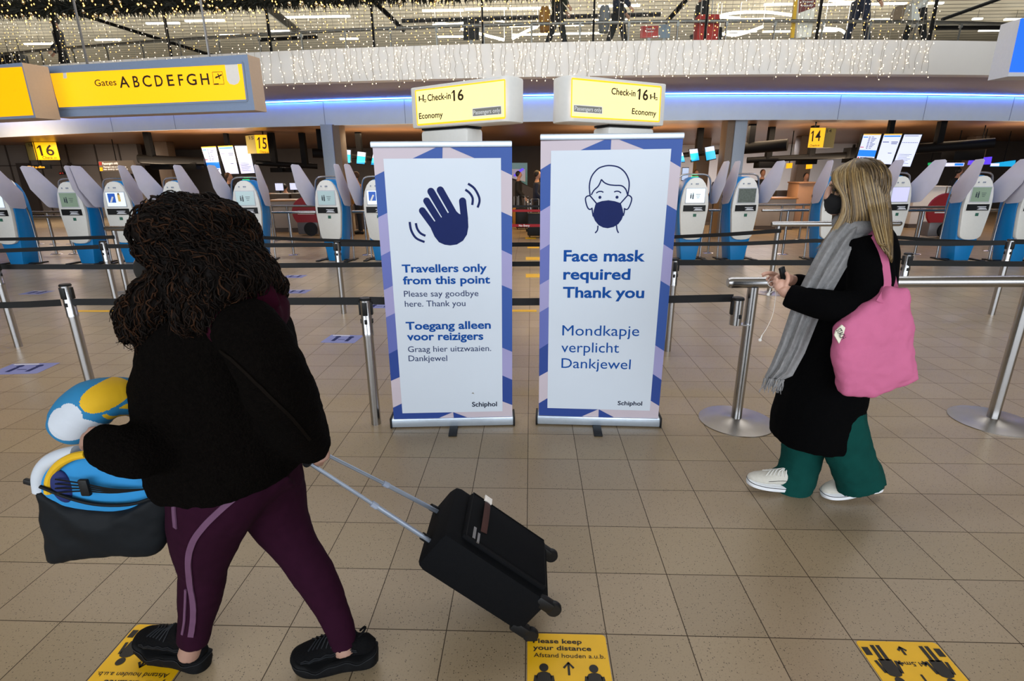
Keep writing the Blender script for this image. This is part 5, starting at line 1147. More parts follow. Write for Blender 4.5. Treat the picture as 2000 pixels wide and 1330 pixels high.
for px, lab in ((45, 'dark suitcase upstairs at the edge of the view under the garland'), (98, 'dark suitcase upstairs in front of the person leaning on the balustrade')):
    o = small_case(lab, px, 15.0 if px > 50 else 15.2, ZT, (.62, .3, .55), M['black'])
def up_sign(label, pts, Y, mt, extra=(), texts=(), name='notice_board'):
    r = thing(name, label, 'sign', gy(*pts[3], Y)); B = gy(*pts[3], Y); C2 = gy(*pts[2], Y); C2.z = B.z; P = Plane(B, C2-B, (0, 0, 1)); c = [P.px(*pts[k], 0) for k in (3, 2, 1, 0)]; q = MB(); slab_box(q, c, .06, P.n); q.build('board', mt, r, smooth=0)
    for e in extra: q = MB(); P.poly(q, e[0], 0, .005); q.build('board_field', e[1], r, smooth=0)
    if texts:
        q = MB()
        for t in texts: P.text(q, *t, e=.008)
        q.build('lettering', M['white_print'], r, smooth=0)
    q = MB(); m_ = (c[0]+c[1])/2-P.n*.03; q.box((m_.x, m_.y, (ZT+c[0].z)/2), (.06, .04, max(.05, c[0].z-ZT))); q.build('stand', M['steel_dark'], r); return r
RB = mat('red_board', '#b0302a', .5, 0, .03); MB_ = mat('maroon_board', '#6e2a2c', .5, 0, .03); YB = mat('yellow_board', '#d8a818', .5, 0, .03); ST_ = mat('steel_blue_board', '#7d8ea0', .5, 0, .03)
up_sign('red and white notice board upstairs in the middle', [(1252, 51), (1286, 50), (1285, 73), (1251, 74)], 12.6, RB, extra=[([(1252, 73), (1284, 72.5), (1284, 70), (1268, 73)], M['white_print'])], texts=[('Travel and', 1261, 58, 1279, 57.5, 3, .016), ('transfer', 1261, 63.5, 1277, 63, 3, .016)])
up_sign('steel blue notice board beside the red one upstairs', [(1288, 48), (1310, 47), (1308, 74), (1287, 74)], 12.9, ST_)
up_sign('tall maroon and white poster upstairs beside the yellow board', [(1560, -12), (1596, -14), (1584, 72), (1556, 74)], 12.7, M['paper'], extra=[([(1559, 26), (1592, 14), (1594, -12), (1561, -10)], MB_)], texts=[('Travel', 1566, 6, 1588, 5, 4, .014), ('ready', 1566, 13, 1588, 12, 4, .014)])
up_sign('narrow yellow board upstairs beside the maroon poster', [(1553, -12), (1559, -12), (1551, 74), (1545, 74)], 12.65, YB)
up_sign('dark square panel upstairs near the curved light tubes', [(905, 38), (936, 37), (935, 77), (905, 78)], 13.4, M['black'], name='dark_panel')
slab_px('navy_column', 'navy column upstairs behind the fairy lights', 'column', 1660, 1674, 0, 76, 14.5, NVY, .2)['kind'] = 'thing'
# hanging sail shades and bike-like wheel
q = MB(); P = [gy(x, y, 13.2) for x, y in ((1752, 12), (1772, 8), (1762, 40), (1745, 44), (1744, 28))]; q.prism(P, (0, .1, 0)); o = q.build('brown_sail', M['colbrown'], loc=P[3]); tag(o, 'brown padded sail shape upstairs beside the person with a pale bag', 'seat back')
q = MB(); P = [gy(x, y, 13.05) for x, y in ((1782, 6), (1792, 12), (1800, 48), (1792, 52), (1780, 46))]; q.prism(P, (0, .12, 0)); o = q.build('pale_bag', WHT, loc=P[3]); tag(o, 'long pale bag carried upstairs at the end of the fairy lights', 'bag')
# ================================================================ PEOPLE IN FRONT
def pxs(p): return float(np.array(Vector(p)-Vector(CAM))@FW)/F_PX         # metres per pixel at p
class Fig:
    def __init__(s, Y): s.Y = Y
    def p(s, x, y, d=0.0): return gy(x, y, s.Y+d)
    def tube(s, mb, st, seg=16, k=4, mi=0, power=2.0, up=(1, 0, 0)):
        """st: (px, py, dy, half width in pixels, half depth in metres)"""
        P = [s.p(a[0], a[1], a[2]) for a in st]; ru = [a[3]*pxs(q) for a, q in zip(st, P)]; rv = [a[4] if len(a) > 4 and a[4] else r for a, r in zip(st, ru)]
        if k > 1:
            Q = spline(P, k); n = len(P)-1; t = [i/k for i in range(n*k+1)]
            rs = [(float(np.interp(x, range(n+1), ru)), float(np.interp(x, range(n+1), rv))) for x in t]
        else: Q, rs = P, list(zip(ru, rv))
        mb.tube(Q, rs, seg, mi, True, up, power); return P
    def ball(s, mb, x, y, d, rx, ry, rz, mi=0, seg=18, rg=12, tilt=0):
        q = s.p(x, y, d); k = pxs(q); mb.ball(q, (rx*k, ry, rz*k), mi, seg, rg, Matrix.Rotation(tilt, 3, 'Y')); return q
def finger(mb, pts, r0, r1): n = len(pts); mb.tube(spline(pts, 3), [r0+(r1-r0)*i/((n-1)*3) for i in range((n-1)*3+1)], 8); mb.ball(pts[-1], r1, 0, 8, 6)
def shade(n, c, **k): return mat(n, c, .9, 0, k.pop('noise', .08), k.pop('scale', 40), **k)
def pillow(mb, outline, depth, n, mi=0, rings=5, flat=.75):
    """soft closed shape from a planar outline (3D points), bulging depth to both sides along n"""
    c = sum(outline, Vector((0, 0, 0)))/len(outline); N = len(outline)
    R_ = []
    for i in range(rings+1):
        a = PI/2*i/rings; R_.append((1-math.sin(a)**3*(1-.04), math.sin(a)**flat))
    fr = [[c+(p-c)*s_+n*(depth*h) for p in outline] for s_, h in R_[::-1]]; bk = [[c+(p-c)*s_-n*(depth*h) for p in outline] for s_, h in R_[1:]]
    mb.loft(fr+bk, mi, True)

# ---------------------------------------------------------------- person with long blonde hair
WF = Fig(2.52)
FAIR = mat('fair_skin', '#c79a86', .5, 0, .04, 60); COAT = mat('black_wool_coat', '#060607', 1.0, 0, .15, 120, bump=.3, bscale=500, spec=.05)
SCARF = mat('grey_wool_scarf', '#868586', .95, 0, .14, 60, bump=.4, bscale=260); PANTS = mat('teal_trousers', '#0b3f3a', .9, 0, .12, 14, bump=.15, bscale=300, spec=.1)
wo = thing('person', 'person with long blonde hair, black coat, grey scarf and teal trousers looking at a phone', 'person', WF.p(1600, 965).xy.to_3d())
q = MB()
WF.ball(q, 1673, 365, 0, 46, .078, 50); WF.ball(q, 1656, 382, 0, 33, .066, 40, tilt=-.2)           # skull and face
WF.tube(q, [(1672, 395, 0, 24, .055), (1676, 430, 0, 24, .055), (1676, 462, 0, 34, .08)], 14)
WF.tube(q, [(1621, 364, 0, 4, .012), (1616.5, 376, 0, 5.5, .014), (1615, 385, 0, 6, .016), (1621, 390, 0, 4, .012)], 10)     # nose
WF.ball(q, 1624, 398, 0, 7, .022, 5); WF.ball(q, 1629, 411, 0, 10, .028, 9); WF.ball(q, 1634, 358, 0, 9, .05, 7)     # lips, chin, brow
WF.ball(q, 1654, 378, -.076, 6, .012, 11, tilt=.2); WF.ball(q, 1654, 378, .076, 6, .012, 11, tilt=.2)
WF.tube(q, [(1676, 455, 0, 45, .13), (1668, 520, 0, 52, .13), (1645, 620, 0, 50, .11), (1622, 720, 0, 54, .14), (1612, 770, 0, 50, .13)], 18)
for st in ([(1690, 475, -.13, 26, .055), (1698, 540, -.175, 24, .055), (1682, 595, -.2, 20), (1610, 588, -.18, 15), (1541, 572, -.118, 13), (1530, 562, -.104, 11.5)],
           [(1668, 475, .16, 26), (1655, 550, .2, 22), (1625, 580, .19, 18), (1580, 560, .11, 13), (1540, 545, .05, 10)],
           [(1630, 760, -.09, 34), (1652, 850, -.1, 25), (1680, 905, -.09, 18), (1688, 932, -.085, 13), (1672, 948, -.085, 9)], [(1600, 760, .09, 34), (1580, 860, .08, 24), (1562, 915, .07, 18), (1540, 955, .06, 13), (1520, 955, .06, 10)]): WF.tube(q, st, 12)
# near hand closed round the phone
WF.ball(q, 1524, 557, -.1, 10.5, .017, 13, tilt=.5)
for i, (kx, ky) in enumerate(((1515, 544.5), (1513, 551), (1513.5, 558), (1516.5, 565))):
    L_ = (1, 1.05, 1, .85)[i]; pts = [WF.p(kx+4, ky+1, -.1), WF.p(kx-1, ky-1, -.085), WF.p(kx+2*L_, ky-5, -.066), WF.p(kx+9*L_, ky-6, -.056), WF.p(kx+12*L_, ky-2, -.06)]; finger(q, pts, .0076, .0062)
finger(q, [WF.p(1533, 559, -.112), WF.p(1538, 548, -.118), WF.p(1539, 540, -.112), WF.p(1536, 533.5, -.1)], .0115, .0082)
# far hand: palm and pinching fingers
WF.ball(q, 1517, 543, .03, 12, .018, 9, tilt=-.1)
finger(q, [WF.p(1511, 538, .02), WF.p(1501, 534.5, .0), WF.p(1494, 536, -.012), WF.p(1490, 539.5, -.02)], .0082, .0062)
finger(q, [WF.p(1517, 536.5, .015), WF.p(1507, 532.5, -.01), WF.p(1497, 533, -.024), WF.p(1489.5, 535.5, -.028)], .0092, .007)
for i, (x0, y0) in enumerate(((1508, 542), (1509.5, 548), (1512, 553.5))): finger(q, [WF.p(x0+2, y0, .024), WF.p(x0-7+i*1.5, y0+1, .012), WF.p(x0-10+i*2, y0+4, -.004), WF.p(x0-5+i*2, y0+6.5, -.012)], .0076, .0062)
q.build('body', FAIR, wo, remesh=.0036, smooth_it=2, smooth=180)
# face mask with straps, earring
q = MB(); WF.ball(q, 1632, 397, 0, 18.5, .06, 21, tilt=-.12); WF.ball(q, 1623, 389, 0, 12.5, .032, 12); WF.ball(q, 1628, 409, 0, 12, .042, 10)
fm = q.build('face_mask', shade('black_mask_cloth', '#101013'), wo, remesh=.006, smooth_it=3, smooth=180)
q = MB(); q.tube([WF.p(1634, 386, -.06), WF.p(1645, 377, -.076), WF.p(1655, 370, -.08)], .002, 6); q.tube([WF.p(1636, 410, -.058), WF.p(1648, 398, -.076), WF.p(1655, 386, -.081)], .002, 6); q.build('ear_loop', M['black'], fm)
q = MB(); q.ball(WF.p(1654.5, 391, -.09), .004, 0, 8, 6); q.build('earring', M['chrome'], wo)
q = MB(); WF.ball(q, 1630.5, 372, -.046, 2.4, .008, 1.8); q.build('eye', M['black'], wo); q = MB(); q.tube([WF.p(1626.5, 371, -.046), WF.p(1630, 369.5, -.053), WF.p(1635, 371.5, -.052)], .0022, 6); q.build('eyelash', HAIRD, wo)
# coat
q = MB()
WF.tube(q, [(1680, 447, 0, 34, .09), (1684, 462, 0, 47, .155), (1680, 490, 0, 55, .185), (1670, 545, 0, 62, .185), (1650, 620, 0, 62, .165), (1624, 700, 0, 67, .185), (1606, 765, 0, 74, .2), (1586, 830, 0, 73, .205), (1580, 856, 0, 68, .2)], 24, power=2.3)
WF.tube(q, [(1690, 470, -.12, 40, .07), (1699, 510, -.165, 43, .075), (1700, 560, -.19, 42, .08), (1684, 602, -.205, 39, .085), (1620, 597, -.2, 31), (1560, 583, -.14, 25), (1537, 576, -.115, 22)], 18)
WF.tube(q, [(1672, 470, .14, 40), (1660, 540, .2, 40), (1630, 585, .19, 34), (1585, 565, .11, 22), (1550, 550, .055, 17)], 16)
WF.tube(q, [(1658, 740, .02, 20, .1), (1664, 790, .02, 17, .1), (1674, 828, .02, 7, .09)], 12)
q.build('coat', COAT, wo, remesh=.011, smooth_it=4, smooth=180, displace=[(.12, .012)])
# trousers
q = MB()
WF.tube(q, [(1632, 790, -.09, 50, .1), (1648, 850, -.1, 46, .1), (1664, 900, -.095, 43, .095), (1676, 925, -.085, 44, .09), (1682, 948, -.08, 46, .09)], 20)
WF.tube(q, [(1592, 790, .07, 46, .1), (1575, 850, .07, 42, .1), (1562, 905, .065, 36, .095), (1552, 935, .06, 38, .1), (1543, 962, .06, 35, .1)], 20)
q.tube([WF.p(1530, 928, .06), WF.p(1521, 938, .06)], [.07, .05], 12)
q.build('trousers', PANTS, wo, remesh=.011, smooth_it=4, smooth=180, displace=[(.07, .014)])
# sneakers
SOLE = mat('white_rubber', '#e4e6ea', .5, 0, .02); CANV = mat('off_white_canvas', '#c8c4ba', .8, 0, .06, 90); LINE = mat('black_piping', '#1a1a20', .6, 0, .02); LACE = mat('white_lace', '#dcdad4', .8, 0, .03)
def sneaker(name, loc, rz, ry, mats, chunky=False):
    r = bpy.data.objects.new(name, None); COL.objects.link(r); sole_m, up_m, line_m, lace_m = mats
    prof = [(-.142, .008), (-.136, .024), (-.12, .037), (-.09, .046), (-.05, .049), (-.01, .044), (.03, .037), (.07, .036), (.1, .036), (.125, .03), (.139, .017), (.143, .006)]
    pr_ = [(v.x, v.y) for v in spline([Vector((a, b, 0)) for a, b in prof], 3)]
    def spring(x): return .016*max(0, (-x-.07)/.07)**2 if chunky else .004*max(0, (-x-.09)/.05)**2
    def outline(z, g=0, wav=0, s_=1):
        lug = lambda x: (.004*math.sin(x*95) if wav else 0)
        top = lambda x: z+spring(x)+(.007*math.sin(x*42+.6)+.012*max(0, (x-.04)/.1) if wav else 0)
        return [Vector((x*s_, w_+g+lug(x), top(x))) for x, w_ in pr_]+[Vector((x*s_, -w_-g-lug(x), top(x))) for x, w_ in pr_[::-1]]
    sh = .044 if chunky else .03
    q = MB(); q.loft([outline(0, -.008), outline(.005, .002), outline(sh*.45, .006 if chunky else .003, chunky, 1.02 if chunky else 1), outline(sh, .003, chunky, 1.02 if chunky else 1), outline(sh+.004, -.004, chunky)]); q.build('sole', sole_m, r, smooth=50)
    q = MB()
    q.tube([(-.143, 0, sh+.006), (-.132, 0, sh+.012), (-.11, 0, sh+.017), (-.075, 0, sh+.022), (-.035, 0, sh+.032), (.0, 0, sh+.04), (.03, 0, sh+.042), (.07, 0, sh+.034), (.115, 0, sh+.032), (.14, 0, sh+.022)], [(.008, .012), (.018, .026), (.025, .037), (.03, .045), (.036, .041), (.042, .038), (.046, .035), (.034, .033), (.034, .03), (.02, .016)], 20, up=(0, 0, 1))
    q.tube([(.035, 0, sh+.05), (.05, 0, sh+.068), (.066, 0, sh+.08)], [(.034, .046), (.033, .047), (.031, .046)], 18, up=(0, 1, 0))
    q.build('upper', up_m, None, remesh=.0045, smooth_it=3, smooth=180)
    q = MB(); ol = outline(sh*.86, .0045 if not chunky else .0062, chunky, 1.02 if chunky else 1); q.tube(ol+[ol[0]], .0017, 5, caps=False); q.build('sole_line', line_m, r)
    bpy.context.view_layer.update(); up = [c for c in bpy.data.objects if c.parent is None and c.name.startswith('upper')]
    uo = up[-1]
    def on_up(x, y, z, lift=.0015):
        ok, p, n, _ = uo.closest_point_on_mesh(Vector((x, y, z))); return p+n*lift
    q = MB()
    for i in range(6):
        x = -.075+.017*i; a = [on_up(x+.006*k_, s_*.026*(1-abs(k_)), sh+.12, .0025) for k_, s_ in ((-1, 0),)] if False else None
        q.tube([on_up(x-.004, .03, sh+.06), on_up(x, .015, sh+.1, .003), on_up(x+.004, 0, sh+.12, .0038), on_up(x, -.015, sh+.1, .003), on_up(x-.004, -.03, sh+.06)], .0026, 6)
    q.build('laces', lace_m, r)
    for sg in (1, -1):
        q = MB()
        if chunky:
            for dz in (0, .014): q.tube([on_up(-.11+.02*k_, sg*.08, sh+.014+dz+.01*((k_ % 2))+.002*k_) for k_ in range(11)], .0022, 6)
        else: q.tube([on_up(-.06+.02*k_, sg*.08, sh+.03+.003*k_) for k_ in range(6)], .0012, 5)
        q.build('side_overlay', line_m, r)
    if chunky:
        q = MB(); q.tube(spline([(.095, .012, sh+.075), (.112, .01, sh+.09), (.118, 0, sh+.094), (.112, -.01, sh+.09), (.095, -.012, sh+.075)], 4), .004, 6); q.build('heel_loop', up_m, r)
    uo.parent = r
    for c in [c for c in bpy.data.objects if c.parent is r]: pass
    r.location = loc; r.rotation_euler = (0, ry, rz); return r
for nm, px, d, rz, ry, dz in (('sneaker', (1521, 963), .05, R(-4), R(7), .012), ('sneaker', (1668, 976), -.075, R(6), R(-6), .022)):
    g = gz(*px); o = sneaker(nm, (0, 0, 0), rz, ry, (SOLE, CANV, LINE, LACE)); o.parent = wo; o.location = g+Vector((0, .03, dz))-wl(wo); o.scale = (1.14, 1.08, 1.0)
# hair
HS = [mat('hair_'+n, c, .45, 0, .15, 90) for n, c in (('deep_blonde', '#45351f'), ('ash_blonde', '#665236'), ('honey_blonde', '#866c42'), ('pale_blonde', '#9c8660'))]
q = MB(); WF.ball(q, 1679, 365, 0, 54, .09, 54)
WF.tube(q, [(1686, 350, 0, 44, .075), (1704, 400, 0, 26, .07), (1713, 440, 0, 18, .065), (1724, 475, .0, 11, .055), (1735, 500, 0, 5, .04)], 18)
WF.tube(q, [(1662, 352, .045, 28, .05), (1646, 400, .06, 14, .04), (1640, 440, .06, 12, .03)], 12)
hb = q.build('hair', HS[0], wo, remesh=.01, smooth_it=4, smooth=180)
rr = random.Random(11); q = MB()
def lerp(a, b, t): return a+(b-a)*t
for i in range(640):
    s_ = rr.random(); near = rr.random() < .8; sd = -1 if near else 1; ex = rr.uniform(0, .012)
    jx = rr.uniform(-3, 3)
    if s_ < .3:
        t = s_/.3; st = [(lerp(1655, 1668, t), lerp(319, 312, t), .0), (lerp(1630, 1652, t)+jx, lerp(336, 333, t), sd*.06), (lerp(1629, 1652, t)+jx, lerp(358, 366, t), sd*(.08+ex)), (lerp(1645, 1658, t)+jx, lerp(382, 395, t), sd*(.09+ex)), (lerp(1644, 1662, t)+jx, lerp(415, 425, t), sd*(.1+ex)), (lerp(1622, 1652, t)+jx, lerp(455, 450, t), sd*(.105+ex)), (lerp(1597, 1645, t)+jx*2, lerp(492, 465, t)+rr.uniform(-8, 5), sd*(.115+ex))]
    elif s_ < .5:
        t = (s_-.3)/.2; st = [(lerp(1668, 1680, t), 311, 0), (lerp(1658, 1682, t)+jx, 335, sd*.06), (lerp(1660, 1688, t)+jx, 365, sd*(.085+ex)), (lerp(1664, 1693, t)+jx, 395, sd*(.098+ex)), (lerp(1664, 1700, t)+jx, 425, sd*(.105+ex)), (lerp(1652, 1706, t)+jx, lerp(452, 446, t)+rr.uniform(-6, 6), sd*(.1+ex))]
    else:
        t = (s_-.5)/.5; st = [(lerp(1680, 1702, t), lerp(311, 318, t), 0), (lerp(1684, 1719, t)+jx, lerp(335, 345, t), sd*(.072*math.sqrt(1-t*t*.9))), (lerp(1690, 1731, t)+jx, 370, sd*(.096+ex)*math.sqrt(1-t*t*.95)), (lerp(1698, 1736, t)+jx, 405, sd*(.104+ex)*math.sqrt(1-t*t*.9)), (lerp(1706, 1738, t)+jx, 440, (sd*.11 if sd > 0 else lerp(-.205, -.165, t)-ex)), (lerp(1717, 1740, t)+jx, 475, (sd*.13 if sd > 0 else lerp(-.262, -.235, t)-ex)), (lerp(1726, 1742, t)+jx*.6, lerp(484, 510, t)+rr.uniform(-10, 6), (sd*.12 if sd > 0 else lerp(-.282, -.262, t)-ex))]
    P = spline([WF.p(*a) for a in st], 3); n = len(P); r0 = rr.uniform(.0035, .0065)
    q.tube(P, [(r0*(1.0 if k < n*.75 else max(.12, (n-k)/(n*.27))), r0*.5*(1.0 if k < n*.75 else max(.12, (n-k)/(n*.27)))) for k in range(n)], 5, mi=rr.choice([0, 0, 1, 1, 1, 2, 2, 3]) if s_ > .12 else rr.choice([1, 2, 2, 3]))
bpy.context.view_layer.update(); org = wl(hb); me = hb.data; AR = [p.area for p in me.polygons]
top = WF.p(1676, 313); sp_ = WF.p(1660, 350)
for pi in rr.choices(range(len(AR)), weights=AR, k=1100):
    f = me.polygons[pi]; p = f.center.copy(); nn = f.normal.copy(); L = rr.uniform(.08, .17); n = 12; P = []; w_ = rr.uniform(-.25, .25); r0 = rr.uniform(.0016, .003)
    for k in range(n):
        W0 = p+org; up_ = max(0, min(1, (W0.z-sp_.z)/.06)); fl = Vector((.35*up_+w_*.3, (W0.y-WF.Y)*6*up_, -1)); t = fl-nn*fl.dot(nn); t = t.normalized() if t.length > .05 else Vector((.3, 0, -1)).normalized()
        P.append(p+org+nn*(.0022+.0015*math.sin(k*.7+pi))); ok, p2, n2, _ = hb.closest_point_on_mesh(p+t*(L/n))
        if not ok: break
        p, nn = (p2, n2) if k < n*.8 else (p+t*(L/n), nn)
    n = len(P); q.tube(P, [r0*(1 if n*.2 < k < n*.7 else .4) for k in range(n)], 4, mi=rr.choice([0, 0, 1, 1, 1, 2]))
q.build('hair_locks', HS, hb, smooth=180)
# scarf
q = MB()
WF.tube(q, [(1648, 446, .05, 14, .05), (1640, 436, -.02, 14, .04), (1655, 443, -.085, 16, .03), (1680, 446, -.11, 15, .035), (1704, 444, -.07, 14, .04), (1712, 440, .0, 14, .05), (1690, 436, .09, 14, .04), (1655, 440, .08, 14, .04)], 12)
def ribbon(mb, st, cols=22, th=.012, folds=3.2, amp=.012):
    """st: (left px, right px, py at left, py at right, dy)"""
    n = len(st)-1; K_ = 5; rows = []
    for i in range(n*K_+1):
        f = i/K_; a = [float(np.interp(f, range(n+1), [s_[k] for s_ in st])) for k in range(5)]; row = []
        for j in range(cols+1):
            u = j/cols; row.append(WF.p(lerp(a[0], a[1], u), lerp(a[2], a[3], u), a[4]+amp*math.sin(folds*2*PI*u+f*.55)*(.5+.5*math.sin(PI*u))+.025*(2*u-1)**2))
        rows.append(row)
    rings = [r_+[p+Vector((0, th, 0)) for p in r_[::-1]] for r_ in rows]; mb.loft(rings, 0, True); return rows[-1]
e1 = ribbon(q, [(1640, 1705, 430, 452, -.125), (1612, 1684, 470, 475, -.165), (1588, 1650, 515, 528, -.19), (1566, 1625, 560, 572, -.165), (1545, 1598, 610, 625, -.15), (1525, 1572, 670, 690, -.17), (1508, 1548, 712, 734, -.185), (1495, 1530, 738, 742, -.19)])
q.build('scarf', SCARF, wo, smooth=60)
q = MB()
for j in range(0, len(e1), 1):
    for k in range(2): p = e1[j]+Vector((rr.uniform(-.006, .006), 0, 0)); q.tube([p, p+Vector((rr.uniform(-.012, .004), 0, -.03)), p+Vector((rr.uniform(-.02, .008), rr.uniform(-.006, .006), -rr.uniform(.045, .075)))], [.0028, .0022, .0012], 5)
q.build('scarf_fringe', SCARF, wo)
# phone, earphones, bag
pc = WF.p(1529, 534, -.078); q = MB(); Q = Matrix.Rotation(-.35, 3, 'Y') @ Matrix.Rotation(.5, 3, 'Z'); q.box(pc, (.03, .014, .062), M3=Q); ph = q.build('phone_case', M['black'], loc=pc, bevel=.004); tag(ph, 'small black phone held upright in the near hand of the blonde-haired person', 'phone')
q = MB(); q.box(pc+Q@Vector((0, -.0075, .012)), (.016, .002, .028), M3=Q); q.build('camera_plate', mat('dark_glass_plate', '#2a2c30', .2, 0, .05), ph); 
ear = thing('earphones', 'white wired earphones dangling from the hands of the blonde-haired person', 'earphones', WF.p(1503, 552, -.07)); q = MB()
WIR = mat('white_cord', '#dfdcd8', .5, 0, .02)
for st in ([(1506, 541, -.02), (1499, 552, -.05), (1505, 560, -.07), (1513, 556, -.08), (1508, 549, -.07), (1500, 555, -.06), (1508, 562, -.07), (1513, 566, -.08), (1504, 572, -.08), (1500, 576, -.08)], [(1513, 562, -.08), (1515, 575, -.08), (1514, 588, -.08), (1509, 615, -.08), (1498, 640, -.08), (1487, 656, -.08)]): q.tube(spline([WF.p(*a) for a in st], 4), .0013, 5)
q.build('cord', WIR, ear)
for a in ((1500.5, 575, -.08), (1484.5, 664, -.08)): q = MB(); b = WF.p(*a); q.ball(b, (.008, .007, .008), 0, 10, 8); q.tube([b, b+Vector((.006, 0, .024))], [.0035, .0025], 8); q.build('earbud', WIR, ear)
PINK = mat('pink_cotton', '#c2648b', .85, 0, .05, 6, bump=.12, bscale=400)
BG = Fig(2.52-.285); bagp = [(1631, 640), (1640, 628), (1662, 612), (1690, 592), (1712, 580), (1730, 558), (1752, 563), (1770, 562), (1774, 600), (1780, 650), (1786, 695), (1790, 733), (1786, 741), (1755, 755), (1720, 765), (1690, 772), (1663, 773), (1644, 769), (1638, 762), (1634, 720), (1630, 680)]
to = thing('tote_bag', 'pink cotton tote bag hanging from the shoulder of the person in the black coat', 'bag', BG.p(1700, 770)); nY = Vector((0, -1, 0))
outl = spline([BG.p(x, y) for x, y in bagp]+[BG.p(*bagp[0])], 3)[:-1]; q = MB(); pillow(q, outl, .065, nY, rings=7)
q.build('bag_body', PINK, to, remesh=.008, smooth_it=3, smooth=180, displace=[(.16, .035), (.06, .014)])
bpy.context.view_layer.update()
coat = [c for c in wo.children if c.name.startswith('coat')][0]
def land(o, x, y, lift=.003):
    d = Vector(ray(x, y)).normalized(); c = Vector(CAM)-wl(o); ok, p, n, _ = o.ray_cast(c, d)
    return p+n*lift+wl(o) if ok else None
SP = [(1697, 452), (1706, 462), (1716, 480), (1724, 500), (1729, 525)]
P = [p for p in (land(coat, x, y, .006) for x, y in SP) if p is not None]+[BG.p(1733, 560, -.0), BG.p(1718, 590, -.03)]
def strap(mb, P, wd):
    P = spline(P, 5); rings = []
    for i, p in enumerate(P):
        t = (P[min(i+1, len(P)-1)]-P[max(i-1, 0)]).normalized(); v = (p-Vector(CAM)).normalized(); s_ = t.cross(v).normalized()*wd/2; o_ = v*.002; rings.append([p-s_-o_, p+s_-o_, p+s_+o_, p-s_+o_])
    mb.loft(rings)
q = MB(); strap(q, P, .026); strap(q, [BG.p(1738, 530, .1), BG.p(1742, 550, .06), BG.p(1748, 575, .0)], .035)
q.build('strap', PINK, to)
PB = Plane(BG.p(1640, 650, -.068), (1, 0, 0), (0, 0, 1)); q = MB(); pt = [(1633, 646), (1645, 634.5), (1651, 640), (1648, 652), (1639, 671), (1630, 655)]
q.prism([PB.px(*a, .0) for a in pt], (0, .006, 0)); pa = q.build('label_patch', mat('cream_patch', '#e0dcc8', .8, 0, .03), to); q = MB(); PB.text(q, 'STACH', 1632, 645, 1642.5, 663.5, 10.5, .012, e=.004); q.build('patch_lettering', LINE, pa, smooth=0)

# ---------------------------------------------------------------- person with curly hair, pulling a suitcase
TF = Fig(1.40)
FLE = mat('black_fleece', '#080605', 1.0, 0, .3, 90, bump=.6, bscale=160, spec=.04); LEG = mat('plum_leggings', '#260a1c', .9, 0, .12, 30, spec=.08); LEGS = mat('mauve_stripe', '#5c3a56', .7, 0, .08); MAR = mat('maroon_hood', '#2c0818', .95, 0, .15, 60, spec=.06); TAN_ = mat('pale_skin', '#9c7868', .6, 0, .05, 40)
tr = thing('person', 'person with long curly dark hair, dark fleece jacket and plum leggings pulling a suitcase', 'person', TF.p(470, 1300).xy.to_3d())
q = MB()
TF.ball(q, 362, 470, 0, 62, .078, 66); TF.ball(q, 332, 500, 0, 40, .062, 52, tilt=-.3)
TF.tube(q, [(285, 492, 0, 7, .014), (274, 508, 0, 8, .016), (272, 518, 0, 9, .018), (282, 524, 0, 7, .014)], 10); TF.ball(q, 291, 485, 0, 12, .05, 9); TF.ball(q, 300, 548, 0, 16, .03, 13); TF.ball(q, 288, 532, 0, 9, .022, 7)
TF.ball(q, 352, 500, -.078, 9, .012, 17, tilt=.2); TF.ball(q, 352, 500, .078, 9, .012, 17, tilt=.2)
TF.tube(q, [(365, 510, 0, 36, .055), (385, 560, 0, 38, .055), (405, 600, 0, 60, .09)], 14)
TF.tube(q, [(415, 600, 0, 85, .15), (425, 680, 0, 100, .15), (440, 800, 0, 95, .13), (455, 900, 0, 100, .14), (465, 960, 0, 90, .14)], 18)
for st in ([(460, 650, -.17, 36), (530, 760, -.2, 30), (600, 855, -.02, 20), (612, 872, .05, 17)], [(385, 650, .1, 34), (355, 750, .0, 30), (320, 830, -.14, 24), (240, 876, -.24, 18), (196, 864, -.235, 15)],
           [(430, 940, -.08, 70), (402, 1050, -.08, 48), (396, 1115, -.075, 34), (388, 1180, -.06, 30), (376, 1250, -.05, 20), (368, 1280, -.05, 20)], [(510, 940, .08, 65), (545, 1020, .08, 45), (600, 1107, .06, 33), (634, 1165, .04, 29), (662, 1230, .02, 21), (676, 1275, .0, 20)]): TF.tube(q, st, 14)
# rear hand on the pull handle, front hand under the pillow
TF.ball(q, 622, 884, .09, 17, .026, 17)
for i in range(4): d = .06+.02*i; finger(q, [TF.p(618, 878, d), TF.p(634, 876, d+.004), TF.p(640, 890, d+.004), TF.p(628, 900, d), TF.p(618, 896, d)], .0098, .008)
finger(q, [TF.p(612, 890, .05), TF.p(618, 904, .06), TF.p(628, 906, .085)], .0115, .0085)
TF.ball(q, 188, 860, -.235, 17, .02, 14)
for i in range(4): finger(q, [TF.p(186-2*i, 852+6*i, -.235), TF.p(172-2*i, 848+6*i, -.24), TF.p(164-i, 854+6*i, -.225), TF.p(168-i, 862+5*i, -.212)], .0096, .0078)
finger(q, [TF.p(196, 850, -.235), TF.p(188, 840, -.24), TF.p(178, 838, -.235)], .0115, .0085)
q.build('body', TAN_, tr, remesh=.0058, smooth_it=3, smooth=180)
q = MB(); TF.ball(q, 302, 524, 0, 30, .06, 34, tilt=-.15); TF.ball(q, 286, 514, 0, 19, .03, 18); TF.ball(q, 298, 545, 0, 22, .045, 16)
fm = q.build('face_mask', shade('dark_mask_cloth', '#15120f'), tr, remesh=.007, smooth_it=3, smooth=180)
